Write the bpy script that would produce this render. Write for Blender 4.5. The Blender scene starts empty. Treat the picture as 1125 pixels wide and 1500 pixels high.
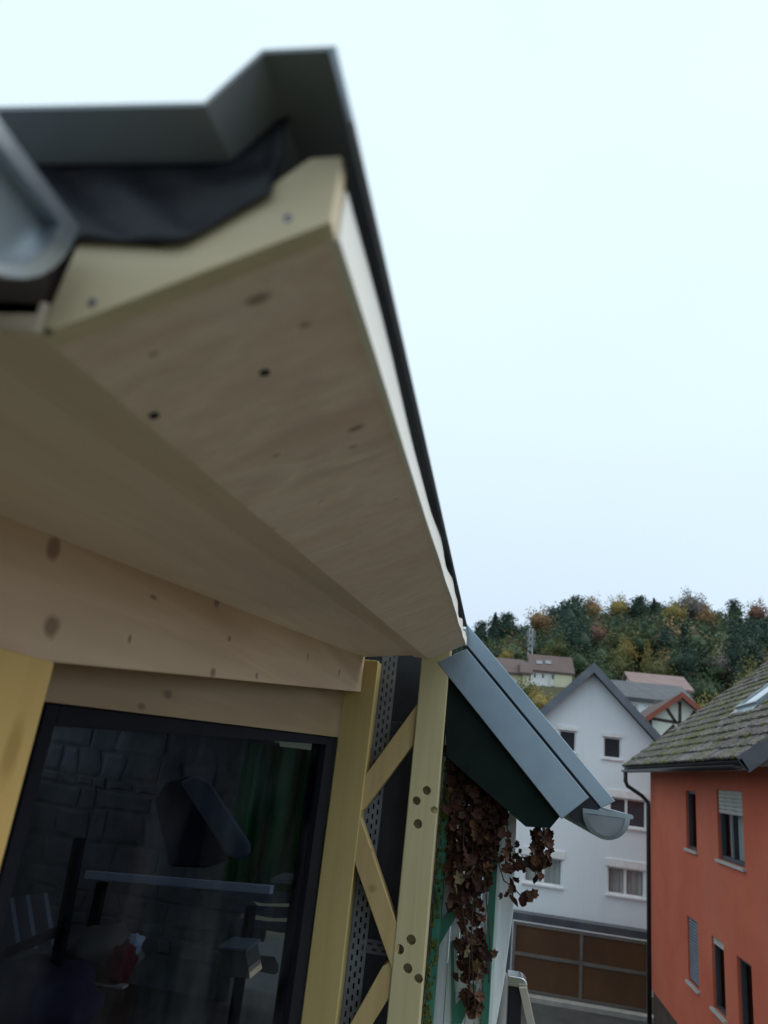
import bpy, bmesh, math, random
from mathutils import Vector, Matrix, Euler
random.seed(7)
R = math.radians
SC = bpy.context.scene
COL = SC.collection

# ------------------------------------------------------------------ camera, sky, sun, exposure
FPX, CX, CY = 1050.0, 562.5, 750.0            # focal length and centre in photo pixels (1125 x 1500)
CAM = Vector((0.0, 0.0, 5.0))
_up = Vector((368, 3001, -1050)).normalized()
_yd = Vector((153, -(368 * 153 + 1050 * 1050) / 3001, -1050)).normalized()
_xd = _yd.cross(_up).normalized()
ROT = Matrix((_xd, _yd, _up))                 # camera axes -> world axes
cam_data = bpy.data.cameras.new('camera')
cam = bpy.data.objects.new('camera', cam_data)
COL.objects.link(cam)
cam.matrix_world = Matrix.Translation(CAM) @ ROT.to_4x4()
cam_data.sensor_fit = 'VERTICAL'
cam_data.sensor_height = 36.0
cam_data.sensor_width = 27.0
cam_data.lens = FPX / 1500 * 36
cam_data.clip_start = 0.02
cam_data.clip_end = 3000
cam_data.dof.use_dof = True
cam_data.dof.focus_distance = 1.95
cam_data.dof.aperture_fstop = 5.2
SC.camera = cam

SUN_EL, SUN_AZ = 56.0, 84.0                  # degrees; azimuth clockwise from +Y
world = bpy.data.worlds.new('World')
SC.world = world
world.use_nodes = True
wn, wl = world.node_tree.nodes, world.node_tree.links
wn.clear()
w_out = wn.new('ShaderNodeOutputWorld')
w_bg = wn.new('ShaderNodeBackground')
w_sky = wn.new('ShaderNodeTexSky')
w_sky.sky_type = 'NISHITA'
w_sky.sun_disc = False
w_sky.sun_elevation = R(SUN_EL)
w_sky.sun_rotation = R(SUN_AZ)
w_sky.air_density = 1.0
w_sky.dust_density = 1.0
w_bg.inputs['Strength'].default_value = 0.1
# a closed cloud layer over the sky: paler and brighter overhead than at the horizon
w_geo = wn.new('ShaderNodeTexCoord')
w_sep = wn.new('ShaderNodeSeparateXYZ')
w_ramp = wn.new('ShaderNodeValToRGB')
w_noise = wn.new('ShaderNodeTexNoise')
w_noise.inputs['Scale'].default_value = 2.2
w_noise.inputs['Detail'].default_value = 3
w_nm = wn.new('ShaderNodeMapRange')
w_nm.inputs['To Min'].default_value = 0.94
w_nm.inputs['To Max'].default_value = 1.06
cr = w_ramp.color_ramp
cr.elements[0].position = 0.0
cr.elements[0].color = (0.53, 0.63, 0.76, 1)
cr.elements[1].position = 0.75
cr.elements[1].color = (0.75, 0.90, 0.96, 1)
e = cr.elements.new(0.22); e.color = (0.62, 0.74, 0.86, 1)
e = cr.elements.new(0.45); e.color = (0.70, 0.85, 0.93, 1)
w_sc = wn.new('ShaderNodeVectorMath'); w_sc.operation = 'SCALE'
w_sc.inputs['Scale'].default_value = 10.0
w_sc2 = wn.new('ShaderNodeVectorMath'); w_sc2.operation = 'SCALE'
w_mix = wn.new('ShaderNodeMix'); w_mix.data_type = 'RGBA'
w_mix.inputs['Factor'].default_value = 0.90
wl.new(w_geo.outputs['Generated'], w_sep.inputs[0])
wl.new(w_geo.outputs['Generated'], w_noise.inputs['Vector'])
wl.new(w_sep.outputs['Z'], w_ramp.inputs['Fac'])
wl.new(w_noise.outputs['Fac'], w_nm.inputs['Value'])
wl.new(w_ramp.outputs['Color'], w_sc.inputs[0])
wl.new(w_sc.outputs[0], w_sc2.inputs[0])
wl.new(w_nm.outputs[0], w_sc2.inputs['Scale'])
wl.new(w_sky.outputs['Color'], w_mix.inputs[6])
wl.new(w_sc2.outputs[0], w_mix.inputs[7])
wl.new(w_mix.outputs[2], w_bg.inputs['Color'])
wl.new(w_bg.outputs[0], w_out.inputs['Surface'])

sun_data = bpy.data.lights.new('sun', 'SUN')
sun_data.energy = 1.5
sun_data.angle = R(60)
sun_data.color = (1.0, 0.97, 0.92)
sun = bpy.data.objects.new('sun', sun_data)
COL.objects.link(sun)
sd = Vector((math.sin(R(SUN_AZ)) * math.cos(R(SUN_EL)), math.cos(R(SUN_AZ)) * math.cos(R(SUN_EL)), math.sin(R(SUN_EL))))
sun.rotation_euler = sd.to_track_quat('Z', 'Y').to_euler()
sun.location = (0, 0, 80)

SC.view_settings.view_transform = 'Standard'
SC.view_settings.look = 'None'
SC.view_settings.gamma = 1.0
SC.view_settings.use_curve_mapping = False
SC.view_settings.exposure = 0.3
SC.cycles.max_bounces = 8
SC.cycles.diffuse_bounces = 5
SC.cycles.transparent_max_bounces = 12

# ------------------------------------------------------------------ helpers
def ray(px, py):
    return ROT @ Vector((px - CX, -(py - CY), -FPX))
def aty(px, py, y):
    d = ray(px, py); return CAM + d * (y / d.y)
def atx(px, py, x):
    d = ray(px, py); return CAM + d * (x / d.x)
def atplane(px, py, p0, n):
    d = ray(px, py); return CAM + d * ((p0 - CAM).dot(n) / d.dot(n))
def proj(P):
    c = ROT.transposed() @ (P - CAM)
    return (CX + FPX * c.x / -c.z, CY - FPX * c.y / -c.z)
V = Vector

ORG = {}
def tag(o, label=None, cat=None, group=None, kind=None):
    if label: o['label'] = label
    if cat: o['category'] = cat
    if group: o['group'] = group
    if kind: o['kind'] = kind
    return o
def thing(name, loc, label, cat, group=None):
    o = bpy.data.objects.new(name, None)
    o.empty_display_size = 0.2
    COL.objects.link(o)
    o.location = loc
    ORG[o.name] = V(loc)
    return tag(o, label, cat, group)

class MB:
    """collects polygons in world coordinates, links them as one mesh object"""
    def __init__(s):
        s.v = []; s.f = []
    def poly(s, *pts):
        n = len(s.v); s.v += [V(p) for p in pts]; s.f.append(list(range(n, n + len(pts))))
    def prism(s, pts, vec):
        n = len(s.v); k = len(pts); vec = V(vec)
        s.v += [V(p) for p in pts] + [V(p) + vec for p in pts]
        s.f.append(list(range(n + k - 1, n - 1, -1)))
        s.f.append(list(range(n + k, n + 2 * k)))
        for i in range(k):
            j = (i + 1) % k
            s.f.append([n + i, n + j, n + k + j, n + k + i])
        return s
    def loft(s, rings, closed=True, caps=True):
        n = len(s.v); k = len(rings[0])
        for r in rings: s.v += [V(p) for p in r]
        for a in range(len(rings) - 1):
            for i in range(k if closed else k - 1):
                j = (i + 1) % k
                s.f.append([n + a * k + i, n + a * k + j, n + (a + 1) * k + j, n + (a + 1) * k + i])
        if caps and closed:
            s.f.append(list(range(n + k - 1, n - 1, -1)))
            m = n + (len(rings) - 1) * k
            s.f.append(list(range(m, m + k)))
        return s
    def box(s, lo, hi):
        lo, hi = V(lo), V(hi)
        return s.prism([(lo.x, lo.y, lo.z), (hi.x, lo.y, lo.z), (hi.x, hi.y, lo.z), (lo.x, hi.y, lo.z)], (0, 0, hi.z - lo.z))
    def tube(s, pts, r, n=8, caps=True):
        pts = [V(p) for p in pts]; rings = []
        rr = r if isinstance(r, (list, tuple)) else [r] * len(pts)
        for i, p in enumerate(pts):
            d = (pts[min(i + 1, len(pts) - 1)] - pts[max(i - 1, 0)]).normalized()
            a = d.cross(V((0, 0, 1)) if abs(d.z) < .9 else V((1, 0, 0))).normalized()
            b = d.cross(a)
            rings.append([p + (a * math.cos(2 * math.pi * k / n) + b * math.sin(2 * math.pi * k / n)) * rr[i] for k in range(n)])
        return s.loft(rings, True, caps)
    def build(s, name, mat, parent=None, bevel=0, smooth=False, origin=None):
        if parent is not None: base = ORG[parent.name]
        else: base = V((0, 0, 0))
        loc = V((0, 0, 0)) if origin is None else V(origin) - base
        off = base + loc
        me = bpy.data.meshes.new(name)
        me.from_pydata([p - off for p in s.v], [], s.f)
        bm = bmesh.new(); bm.from_mesh(me)
        bmesh.ops.recalc_face_normals(bm, faces=bm.faces)
        bm.to_mesh(me); bm.free()
        if smooth:
            for p in me.polygons: p.use_smooth = True
        me.materials.append(mat)
        o = bpy.data.objects.new(name, me)
        COL.objects.link(o)
        o.location = loc
        if parent is not None: o.parent = parent
        ORG[o.name] = off
        if bevel:
            m = o.modifiers.new('bevel', 'BEVEL'); m.width = bevel; m.segments = 2; m.limit_method = 'ANGLE'
            m.angle_limit = R(40)
        return o

def dup(o, parent=None, loc=None, rot=None, scale=None):
    c = o.copy(); COL.objects.link(c)
    if parent is not None: c.parent = parent
    if loc is not None: c.location = loc
    if rot is not None: c.rotation_euler = rot
    if scale is not None: c.scale = scale
    return c

# ------------------------------------------------------------------ materials
class NT:
    def __init__(s, name):
        s.m = bpy.data.materials.new(name); s.m.use_nodes = True
        s.n, s.l = s.m.node_tree.nodes, s.m.node_tree.links
        s.b = s.n['Principled BSDF']
        s.out = s.n['Material Output']
    def node(s, t, **kw):
        nd = s.n.new(t)
        for k, v in kw.items():
            if hasattr(nd, k): setattr(nd, k, v)
            else: nd.inputs[k].default_value = v
        return nd
    def link(s, a, b): s.l.new(a, b)
    def pos(s): return s.node('ShaderNodeNewGeometry').outputs['Position']
    def mapped(s, scale, src=None):
        mp = s.node('ShaderNodeMapping'); mp.inputs['Scale'].default_value = scale
        s.link(src or s.pos(), mp.inputs['Vector']); return mp.outputs[0]
    def noise(s, scale, detail=4, rough=.55, src=None, dist=0):
        nd = s.node('ShaderNodeTexNoise'); nd.inputs['Scale'].default_value = scale
        nd.inputs['Detail'].default_value = detail; nd.inputs['Roughness'].default_value = rough
        nd.inputs['Distortion'].default_value = dist
        s.link(src or s.pos(), nd.inputs['Vector']); return nd.outputs['Fac']
    def ramp(s, fac, stops):
        nd = s.node('ShaderNodeValToRGB'); c = nd.color_ramp
        c.elements[0].position = stops[0][0]; c.elements[0].color = (*stops[0][1], 1)
        c.elements[1].position = stops[-1][0]; c.elements[1].color = (*stops[-1][1], 1)
        for p, q in stops[1:-1]:
            e = c.elements.new(p); e.color = (*q, 1)
        s.link(fac, nd.inputs[0]); return nd.outputs[0]
    def math(s, op, a, b=None, clamp=False):
        nd = s.node('ShaderNodeMath'); nd.operation = op; nd.use_clamp = clamp
        for i, x in enumerate((a, b)):
            if x is None: continue
            if isinstance(x, (int, float)): nd.inputs[i].default_value = x
            else: s.link(x, nd.inputs[i])
        return nd.outputs[0]
    def mix(s, fac, a, b, blend='MIX'):
        nd = s.node('ShaderNodeMix'); nd.data_type = 'RGBA'; nd.blend_type = blend
        for i, x in ((0, fac), (6, a), (7, b)):
            if isinstance(x, (int, float)): nd.inputs[i].default_value = x
            elif isinstance(x, tuple): nd.inputs[i].default_value = (*x, 1)
            else: s.link(x, nd.inputs[i])
        return nd.outputs[2]
    def bump(s, h, strength=.3, dist=.01):
        nd = s.node('ShaderNodeBump'); nd.inputs['Strength'].default_value = strength
        nd.inputs['Distance'].default_value = dist
        s.link(h, nd.inputs['Height']); s.link(nd.outputs[0], s.b.inputs['Normal'])
    def color(s, c):
        if isinstance(c, tuple): s.b.inputs['Base Color'].default_value = (*c, 1)
        else: s.link(c, s.b.inputs['Base Color'])
    def rough(s, r, metal=0, spec=.5):
        s.b.inputs['Roughness'].default_value = r; s.b.inputs['Metallic'].default_value = metal
        s.b.inputs['Specular IOR Level'].default_value = spec

def mottled(name, c1, c2, scale=4, rough=.8, metal=0, spec=.4, bump=.0, bscale=40, dist=.004, stretch=(1, 1, 1), rnd=0):
    t = NT(name)
    src = t.mapped(stretch)
    f = t.noise(scale, 5, .6, src)
    col = t.ramp(f, [(.3, c1), (.7, c2)])
    if rnd:
        oi = t.node('ShaderNodeObjectInfo').outputs['Random']
        v = t.math('ADD', t.math('MULTIPLY', oi, rnd), 1 - rnd / 2)
        hs = t.node('ShaderNodeHueSaturation'); t.link(v, hs.inputs['Value']); t.link(col, hs.inputs['Color'])
        col = hs.outputs[0]
    t.color(col); t.rough(rough, metal, spec)
    if bump: t.bump(t.noise(bscale, 4, .6, src), bump, dist)
    return t.m

def wood(name, c1, c2, grain='y', fine=1.0, knots=(), rough=.62, dark=(.09, .05, .03), streak=.5):
    """planed timber: rings stretched along the grain, pores, and the knots of this very board"""
    t = NT(name)
    sc = {'x': (1.2, 26, 26), 'y': (26, 1.2, 26), 'z': (26, 26, 1.2)}[grain]
    src = t.mapped(tuple(q * fine for q in sc))
    n1 = t.noise(1.0, 3, .5, src, .6)
    n2 = t.noise(4.5, 4, .65, src)
    n3 = t.noise(2.3, 3, .5)
    col = t.ramp(n1, [(.28, c2), (.5, c1), (.74, c2)])
    col = t.mix(t.math('MULTIPLY', n2, streak), col, tuple(x * .62 for x in c2))
    col = t.mix(t.math('MULTIPLY', t.math('SUBTRACT', n3, .35, True), .8), col, tuple(x * .75 for x in c2))
    bsrc = t.mapped({'x': (1.5, 14, 3), 'y': (9, 1.0, 9), 'z': (9, 9, 1.0)}[grain])
    band = t.noise(1.0, 2, .5, bsrc)
    col = t.mix(t.math('MULTIPLY', t.math('SUBTRACT', band, .45, True), 1.6, True), col, (c2[0] * .92, c2[1] * .80, c2[2] * .74))
    if knots:
        tot = None
        wob = t.noise(60, 2, .5)
        for (p, rr) in knots:
            sub = t.node('ShaderNodeVectorMath', operation='SUBTRACT'); t.link(t.pos(), sub.inputs[0]); sub.inputs[1].default_value = p
            mp = t.node('ShaderNodeVectorMath', operation='MULTIPLY'); t.link(sub.outputs[0], mp.inputs[0]); mp.inputs[1].default_value = tuple(1 / x for x in rr)
            ln = t.node('ShaderNodeVectorMath', operation='LENGTH'); t.link(mp.outputs[0], ln.inputs[0])
            d = t.math('ADD', ln.outputs['Value'], t.math('MULTIPLY', t.math('SUBTRACT', wob, .5), .5))
            k = t.math('SUBTRACT', 1.25, d, True)
            k = t.math('MULTIPLY', k, 1.5, True)
            tot = k if tot is None else t.math('MAXIMUM', tot, k)
        col = t.mix(t.math('MULTIPLY', tot, .72), col, dark)
    t.color(col); t.rough(rough, 0, .35)
    t.bump(n2, .12, .002)
    return t.m

def plain(name, c, rough=.6, metal=0, spec=.4):
    return mottled(name, tuple(x * .88 for x in c), tuple(min(1, x * 1.1) for x in c), 6, rough, metal, spec)

M = {}
M['asphalt'] = mottled('asphalt', (.02, .021, .02), (.05, .05, .045), 1.5, .9, bump=.4, bscale=60)
M['bounce_gravel'] = mottled('pale_bounce_gravel', (.54, .51, .47), (.70, .66, .61), 3, .95, bump=.5, bscale=60)  # unseen ground made pale to bounce light up under the eave
M['concrete'] = mottled('concrete', (.22, .22, .2), (.34, .33, .3), 3, .9, bump=.3, bscale=50)
M['soil'] = mottled('forest_floor', (.03, .035, .018), (.07, .065, .03), .12, 1)
M['zinc'] = mottled('zinc_sheet', (.20, .27, .34), (.31, .39, .46), 2.2, .4, .5, .5, .06, 9, .004)
M['zinc_dark'] = mottled('weathered_zinc', (.20, .24, .27), (.32, .37, .40), 6, .4, .6)
M['coated'] = mottled('coated_roof_sheet', (.25, .28, .315), (.36, .385, .41), 5, .5, .1, .5, .05, 30)
M['membrane'] = mottled('underlay_membrane', (.008, .010, .016), (.018, .02, .028), 9, .55, 0, .4, .3, 25, .01)
M['screw'] = plain('screw_steel', (.22, .24, .28), .35, .8)
M['black'] = mottled('black_rubber', (.008, .009, .012), (.02, .021, .025), 8, .6)
M['sash'] = mottled('dark_window_sash', (.006, .007, .012), (.010, .011, .017), 8, .8, spec=.12)
M['steel'] = mottled('polished_steel', (.6, .63, .66), (.75, .77, .8), 3, .18, 1.0)
M['white_render'] = mottled('white_render', (.66, .71, .74), (.73, .76, .78), .5, .9, bump=.25, bscale=55, dist=.006)
def streaked(name, c1, c2, c3):
    t = NT(name)
    col = t.ramp(t.noise(.6, 5, .6), [(.3, c1), (.7, c2)])
    st = t.noise(1.0, 4, .65, t.mapped((3.5, 3.5, .22)))
    col = t.mix(t.math('MULTIPLY', t.math('SUBTRACT', st, .5, True), 2.2, True), col, c3)
    t.color(col); t.rough(.9, 0, .25); t.bump(t.noise(55, 4, .6), .3, .006); return t.m
M['white_render'] = streaked('white_render', (.73, .80, .85), (.78, .84, .88), (.66, .73, .78))
M['white_plastic'] = plain('white_window_plastic', (.78, .79, .79), .4)
M['white_paint'] = mottled('weathered_white_paint', (.55, .59, .60), (.78, .80, .80), 5, .7, bump=.5, bscale=18, dist=.006, stretch=(6, 6, .5))
M['green_paint'] = mottled('faded_green_paint', (.02, .13, .085), (.05, .2, .14), 7, .65, bump=.4, bscale=22, stretch=(3, 3, .6))
M['rafter'] = mottled('shaded_green_rafter', (.006, .012, .011), (.012, .020, .018), 8, .9, spec=.15)  # shade of the deep overhang put into a near-black green
M['dark_board'] = mottled('dark_grey_board', (.035, .036, .045), (.07, .07, .08), 6, .8, stretch=(2, 2, .5))
M['bead'] = mottled('perforated_bead', (.13, .145, .17), (.21, .225, .25), 12, .6)
M['gate_brown'] = mottled('brown_gate_panel', (.065, .029, .011), (.10, .047, .018), 1.4, .6, stretch=(1, 1, .4))
M['gate_frame'] = mottled('galvanised_gate_frame', (.11, .10, .095), (.18, .165, .15), 3, .55, .3)
M['slate'] = mottled('dark_slate_roof', (.045, .05, .062), (.085, .09, .105), 2, .7)
M['slate_trim'] = mottled('slate_grey_trim', (.10, .12, .15), (.15, .17, .2), 2, .6)
M['pipe'] = mottled('black_downpipe', (.012, .011, .012), (.025, .023, .024), 4, .4)
M['anthracite'] = plain('anthracite_window_frame', (.035, .04, .05), .5)
M['sill'] = mottled('stone_sill', (.34, .33, .3), (.46, .44, .4), 8, .8)
M['curtain'] = mottled('net_curtain', (.42, .43, .42), (.68, .69, .67), 1, .9, stretch=(14, 14, .3))
M['plinth'] = mottled('brown_plinth', (.05, .03, .025), (.09, .055, .045), 3, .9)
M['chrome'] = M['steel']
M['grey_panel'] = mottled('grey_panel', (.15, .16, .18), (.22, .23, .26), 4, .6)
M['cushion'] = mottled('grey_cushion', (.13, .14, .19), (.2, .21, .27), 9, .9)
M['purple'] = plain('dark_side_cloth', (.03, .028, .05), .9)
M['red_cloth'] = plain('red_cloth', (.12, .012, .016), .9)
M['white_cloth'] = plain('white_cloth', (.5, .54, .62), .9)
M['cardboard'] = mottled('cardboard', (.12, .105, .08), (.18, .16, .13), 7, .9)
M['sack'] = mottled('grey_sack', (.09, .09, .07), (.15, .145, .12), 8, .95, bump=.4, bscale=20)
M['lawn_green'] = mottled('lawn_stand_in', (.03, .14, .05), (.06, .23, .085), 2.5, .7, stretch=(3, 3, .7))
M['rubble'] = mottled('rubble_stone', (.11, .115, .12), (.20, .20, .205), 6, .95, bump=.5, bscale=20, rnd=.3)
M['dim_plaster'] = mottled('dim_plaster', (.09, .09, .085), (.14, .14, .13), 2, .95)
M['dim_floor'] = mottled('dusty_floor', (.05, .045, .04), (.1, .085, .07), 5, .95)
M['cream'] = mottled('cream_render', (.56, .54, .38), (.66, .63, .46), .6, .9)
M['palewall'] = mottled('pale_render', (.66, .68, .68), (.74, .75, .74), .6, .9)
M['brown_roof'] = mottled('brown_tile_roof', (.075, .05, .05), (.115, .08, .075), .8, .8, bump=.5, bscale=3, dist=.05, stretch=(1, 4, 4))
M['pink_roof'] = mottled('faded_pink_roof', (.17, .115, .115), (.23, .16, .155), .8, .8)
M['red_trim'] = mottled('red_barge_board', (.20, .055, .035), (.27, .08, .05), 1, .7)
M['timber_dark'] = mottled('dark_half_timber', (.05, .035, .03), (.09, .065, .05), 3, .8)
M['dark_glass'] = plain('dark_window_glass', (.05, .062, .075), .08, 0, .6)
M['bark'] = mottled('bark', (.05, .04, .03), (.11, .09, .065), 2, .95)
M['mast'] = plain('mast_white', (.55, .58, .6), .5)
M['straw'] = plain('pale_stick', (.42, .38, .32), .8)

def red_render():
    t = NT('red_render')
    n = t.noise(.55, 5, .6); m = t.noise(.9, 4, .6, t.mapped((1, 1, .25)))
    col = t.ramp(n, [(.3, (.44, .098, .055)), (.7, (.56, .145, .084))])
    col = t.mix(t.math('MULTIPLY', t.math('SUBTRACT', m, .45, True), 1.8), col, (.38, .145, .095))
    t.color(col); t.rough(.92, 0, .2); t.bump(t.noise(60, 4, .6), .3, .006)
    return t.m
M['red'] = red_render()

def tile_mat():
    t = NT('mossy_roof_tile')
    oi = t.node('ShaderNodeObjectInfo').outputs['Random']
    n = t.noise(9, 4, .6); lich = t.noise(24, 4, .7); moss = t.noise(.9, 4, .7)
    base = t.ramp(n, [(.3, (.09, .08, .078)), (.7, (.20, .18, .175))])
    hs = t.node('ShaderNodeHueSaturation'); t.link(t.math('ADD', t.math('MULTIPLY', oi, .55), .72), hs.inputs['Value']); t.link(base, hs.inputs['Color'])
    col = t.mix(t.math('MULTIPLY', t.math('SUBTRACT', lich, .52, True), 9, True), hs.outputs[0], (.022, .021, .018))
    mf = t.math('MULTIPLY', t.math('SUBTRACT', t.math('ADD', moss, t.math('MULTIPLY', lich, .35)), .64, True), 5.5, True)
    col = t.mix(t.math('MULTIPLY', mf, .85), col, (.085, .10, .025))
    t.color(col); t.rough(.95, 0, .2); t.bump(lich, .6, .01)
    return t.m
M['tile'] = tile_mat()
M['moss'] = mottled('moss', (.05, .065, .012), (.13, .14, .03), 20, 1, bump=.6, bscale=80)

def glass_mat():
    t = NT('tinted_window_glass')
    tr = t.node('ShaderNodeBsdfTransparent'); tr.inputs[0].default_value = (.56, .60, .65, 1)
    gl = t.node('ShaderNodeBsdfGlossy'); gl.inputs['Roughness'].default_value = .015; gl.inputs[0].default_value = (.9, .95, 1, 1)
    fr0 = t.node('ShaderNodeFresnel'); fr0.inputs['IOR'].default_value = 1.10
    class fr: outputs = [t.math('MULTIPLY', fr0.outputs[0], .03)]
    mx = t.node('ShaderNodeMixShader')
    t.link(fr.outputs[0], mx.inputs[0]); t.link(tr.outputs[0], mx.inputs[1]); t.link(gl.outputs[0], mx.inputs[2])
    df = t.node('ShaderNodeBsdfDiffuse'); df.inputs[0].default_value = (.48, .52, .56, 1)
    ds = t.noise(3.2, 5, .65, t.mapped((1, 1.2, .8)))
    m2 = t.node('ShaderNodeMixShader'); t.link(t.math('MULTIPLY', t.math('SUBTRACT', ds, .40, True), .085), m2.inputs[0])
    t.link(mx.outputs[0], m2.inputs[1]); t.link(df.outputs[0], m2.inputs[2])
    t.link(m2.outputs[0], t.out.inputs['Surface'])
    return t.m
M['glass'] = glass_mat()

def leaf_mat(name, cols, trans=.25):
    t = NT(name)
    oi = t.node('ShaderNodeNewGeometry').outputs['Random Per Island']
    n = t.noise(3, 3, .6)
    f = t.math('ADD', t.math('MULTIPLY', oi, .75), t.math('MULTIPLY', n, .25))
    k = len(cols)
    col = t.ramp(f, [((i + .5) / k, c) for i, c in enumerate(cols)])
    t.color(col); t.rough(.75, 0, .25)
    if trans:
        tl = t.node('ShaderNodeBsdfTranslucent'); t.link(col, tl.inputs[0])
        mx = t.node('ShaderNodeMixShader'); mx.inputs[0].default_value = trans
        t.link(t.b.outputs[0], mx.inputs[1]); t.link(tl.outputs[0], mx.inputs[2]); t.link(mx.outputs[0], t.out.inputs['Surface'])
    return t.m
def leaf_obj_mat(name, cols):
    t = NT(name)
    oi = t.node('ShaderNodeObjectInfo').outputs['Random']
    n = t.noise(40, 3, .6)
    f = t.math('ADD', t.math('MULTIPLY', oi, .8), t.math('MULTIPLY', n, .2))
    k = len(cols)
    t.color(t.ramp(f, [((i + .5) / k, c) for i, c in enumerate(cols)])); t.rough(.7, 0, .3)
    return t.m
IVY = [(.026, .013, .010), (.045, .02, .015), (.085, .036, .022), (.066, .022, .019), (.125, .065, .03), (.036, .016, .013)]
M['ivy_leaf'] = leaf_obj_mat('dead_ivy_leaf', IVY)
M['ivy_mass'] = leaf_mat('dead_ivy_mass', IVY, .15)
M['ivy_olive'] = leaf_obj_mat('olive_ivy_leaf', [(.11, .085, .045), (.13, .08, .035)])
M['stem'] = plain('ivy_stem', (.05, .032, .024), .9)
M['conifer'] = leaf_mat('conifer_needles', [(.030, .056, .046), (.042, .074, .056), (.056, .09, .062), (.036, .066, .055)], .2)
M['green_leaf'] = leaf_mat('green_leaves', [(.042, .074, .042), (.058, .092, .048), (.08, .11, .055)], .2)
M['olive_leaf'] = leaf_mat('olive_leaves', [(.085, .10, .042), (.12, .13, .05), (.16, .155, .06)], .2)
M['yellow_leaf'] = leaf_mat('yellow_leaves', [(.27, .22, .075), (.34, .265, .085), (.20, .19, .075)], .2)
M['orange_leaf'] = leaf_mat('orange_leaves', [(.24, .16, .085), (.30, .19, .095), (.18, .14, .075)], .2)
M['rust_leaf'] = leaf_mat('rust_leaves', [(.21, .12, .09), (.26, .14, .10), (.17, .11, .08)], .2)
M['bare_leaf'] = leaf_mat('bare_twigs', [(.18, .165, .15), (.22, .20, .185), (.14, .13, .12)], .1)

# ------------------------------------------------------------------ ground, hill
CREST = []
for px_c, py_c in ((300, 985), (690, 940), (720, 922), (775, 903), (850, 884), (900, 875), (1000, 875), (1060, 885), (1125, 896), (1500, 930)):
    pc = aty(px_c, py_c, 240); CREST.append((pc.x, pc.z - 14.5))
def crest(x):
    if x <= CREST[0][0]: return CREST[0][1]
    for (xa, za), (xb, zb_) in zip(CREST, CREST[1:]):
        if x <= xb: return za + (zb_ - za) * (x - xa) / (xb - xa)
    return CREST[-1][1]
def hill_z(x, y):
    h = 17 * min(1, max(0, (y - 34) / 76.0)) ** 1.1
    if y > 100:
        u = min(1, (y - 100) / 140.0)
        h += (u * .6 + .4 * u * u * (3 - 2 * u)) * (crest(x * 240 / y) - 17)
    if y > 245: h -= (y - 245) * .3
    return h

m = MB(); NXg, NYg = 70, 90
gx = [-420 + 900 * i / NXg for i in range(NXg + 1)]
gy = [-200 + 12 * j if j < 19 else 28 + (j - 19) * 4.5 for j in range(NYg + 1)]
for y in gy:
    for x in gx:
        m.v.append(V((x, y, hill_z(x, y))))
for j in range(NYg):
    for i in range(NXg):
        a = j * (NXg + 1) + i
        m.f.append([a, a + 1, a + NXg + 2, a + NXg + 1])
ground = m.build('terrain', M['soil'], smooth=True); tag(ground, kind='structure')
m = MB(); m.poly((-25, 4, .006), (4.2, 4, .006), (4.2, 22.6, .006), (-25, 22.6, .006))
tag(m.build('yard', M['asphalt']), kind='structure')
m = MB(); m.poly((-300, -150, -.5), (300, -150, -.5), (300, 3.99, .003), (-300, 3.99, .003))
tag(m.build('road', M['bounce_gravel']), kind='structure')

# ------------------------------------------------------------------ the porch: low metal roof on new timber
YN, YF = 0.25, 2.56                           # near eave and far end of the porch roof
def rdir(y0, y1): return V((-.010 * (y1 - y0), y1 - y0, .0865 * (y1 - y0)))
porch = thing('porch', (-.9, 1.4, 2.6), 'new timber porch with low metal roof, pale board soffit and big dark window', 'porch')

def sec(x, z, y=YN): return V((x, y, CAM.z + z))
A, B = sec(-.2105, .1613), sec(-.0879, .2226)
TR_, VAL, TL_ = sec(-.0885, .2585), sec(-.153, .2150), sec(-.205, .2165)
L = rdir(YN, YF)
# soffit board, underside of the verge box
nrm = (B - A).cross(L).normalized()
if nrm.z < 0: nrm = -nrm
def soff(px, py): return atplane(px, py, A, nrm)
kn = []
for px, py, s in ((378, 440, 1.0), (447, 477, .5), (522, 628, .9), (517, 655, .45), (405, 668, .4), (400, 775, .35), (580, 732, .3), (560, 870, .35), (470, 735, .3), (225, 520, .4)):
    p = soff(px, py); d = (p - CAM).length / 300 * 9 * .001
    kn.append((tuple(p), (.0055 * s * (1 + p.y), .0035 * s * (1 + p.y), .0055 * s * (1 + p.y))))
M['soffit_wood'] = wood('pale_soffit_board', (.95, .80, .66), (.76, .59, .47), 'x', .8, kn, dark=(.16, .09, .06), streak=.75)
M['fascia_wood'] = wood('fresh_fascia_board', (.70, .59, .40), (.62, .51, .33), 'x', .7)
M['edge_wood'] = wood('pale_board_edge', (.90, .89, .84), (.84, .82, .76), 'y', .6, streak=.2)
M['ceiling_wood'] = wood('ceiling_board', (.93, .79, .69), (.82, .68, .58), 'y', .7)
M['trim_wood'] = wood('trim_board', (.86, .72, .60), (.76, .62, .51), 'y', .8)
THK = .018
L12 = L * (.0125 / (YF - YN))
m = MB(); m.prism([q + L12 for q in (A + nrm * .0005, B + nrm * .0005, B + nrm * THK, A + nrm * THK)], L - L12)
soffit = m.build('soffit_board', M['soffit_wood'], porch, .0008)
def screw(p, n, r, par, mat, name='screw'):
    n = n.normalized(); a = n.cross(V((0.3, .2, .9))).normalized(); b = n.cross(a)
    m = MB(); k = 10
    ring = lambda rr, h: [p + n * h + (a * math.cos(2 * math.pi * i / k) + b * math.sin(2 * math.pi * i / k)) * rr for i in range(k)]
    m.loft([ring(r, -.001), ring(r, .0006), ring(r * .55, .0008), ring(r * .5, -.0002)])
    return m.build(name, mat, par, smooth=False, origin=p)
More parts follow.
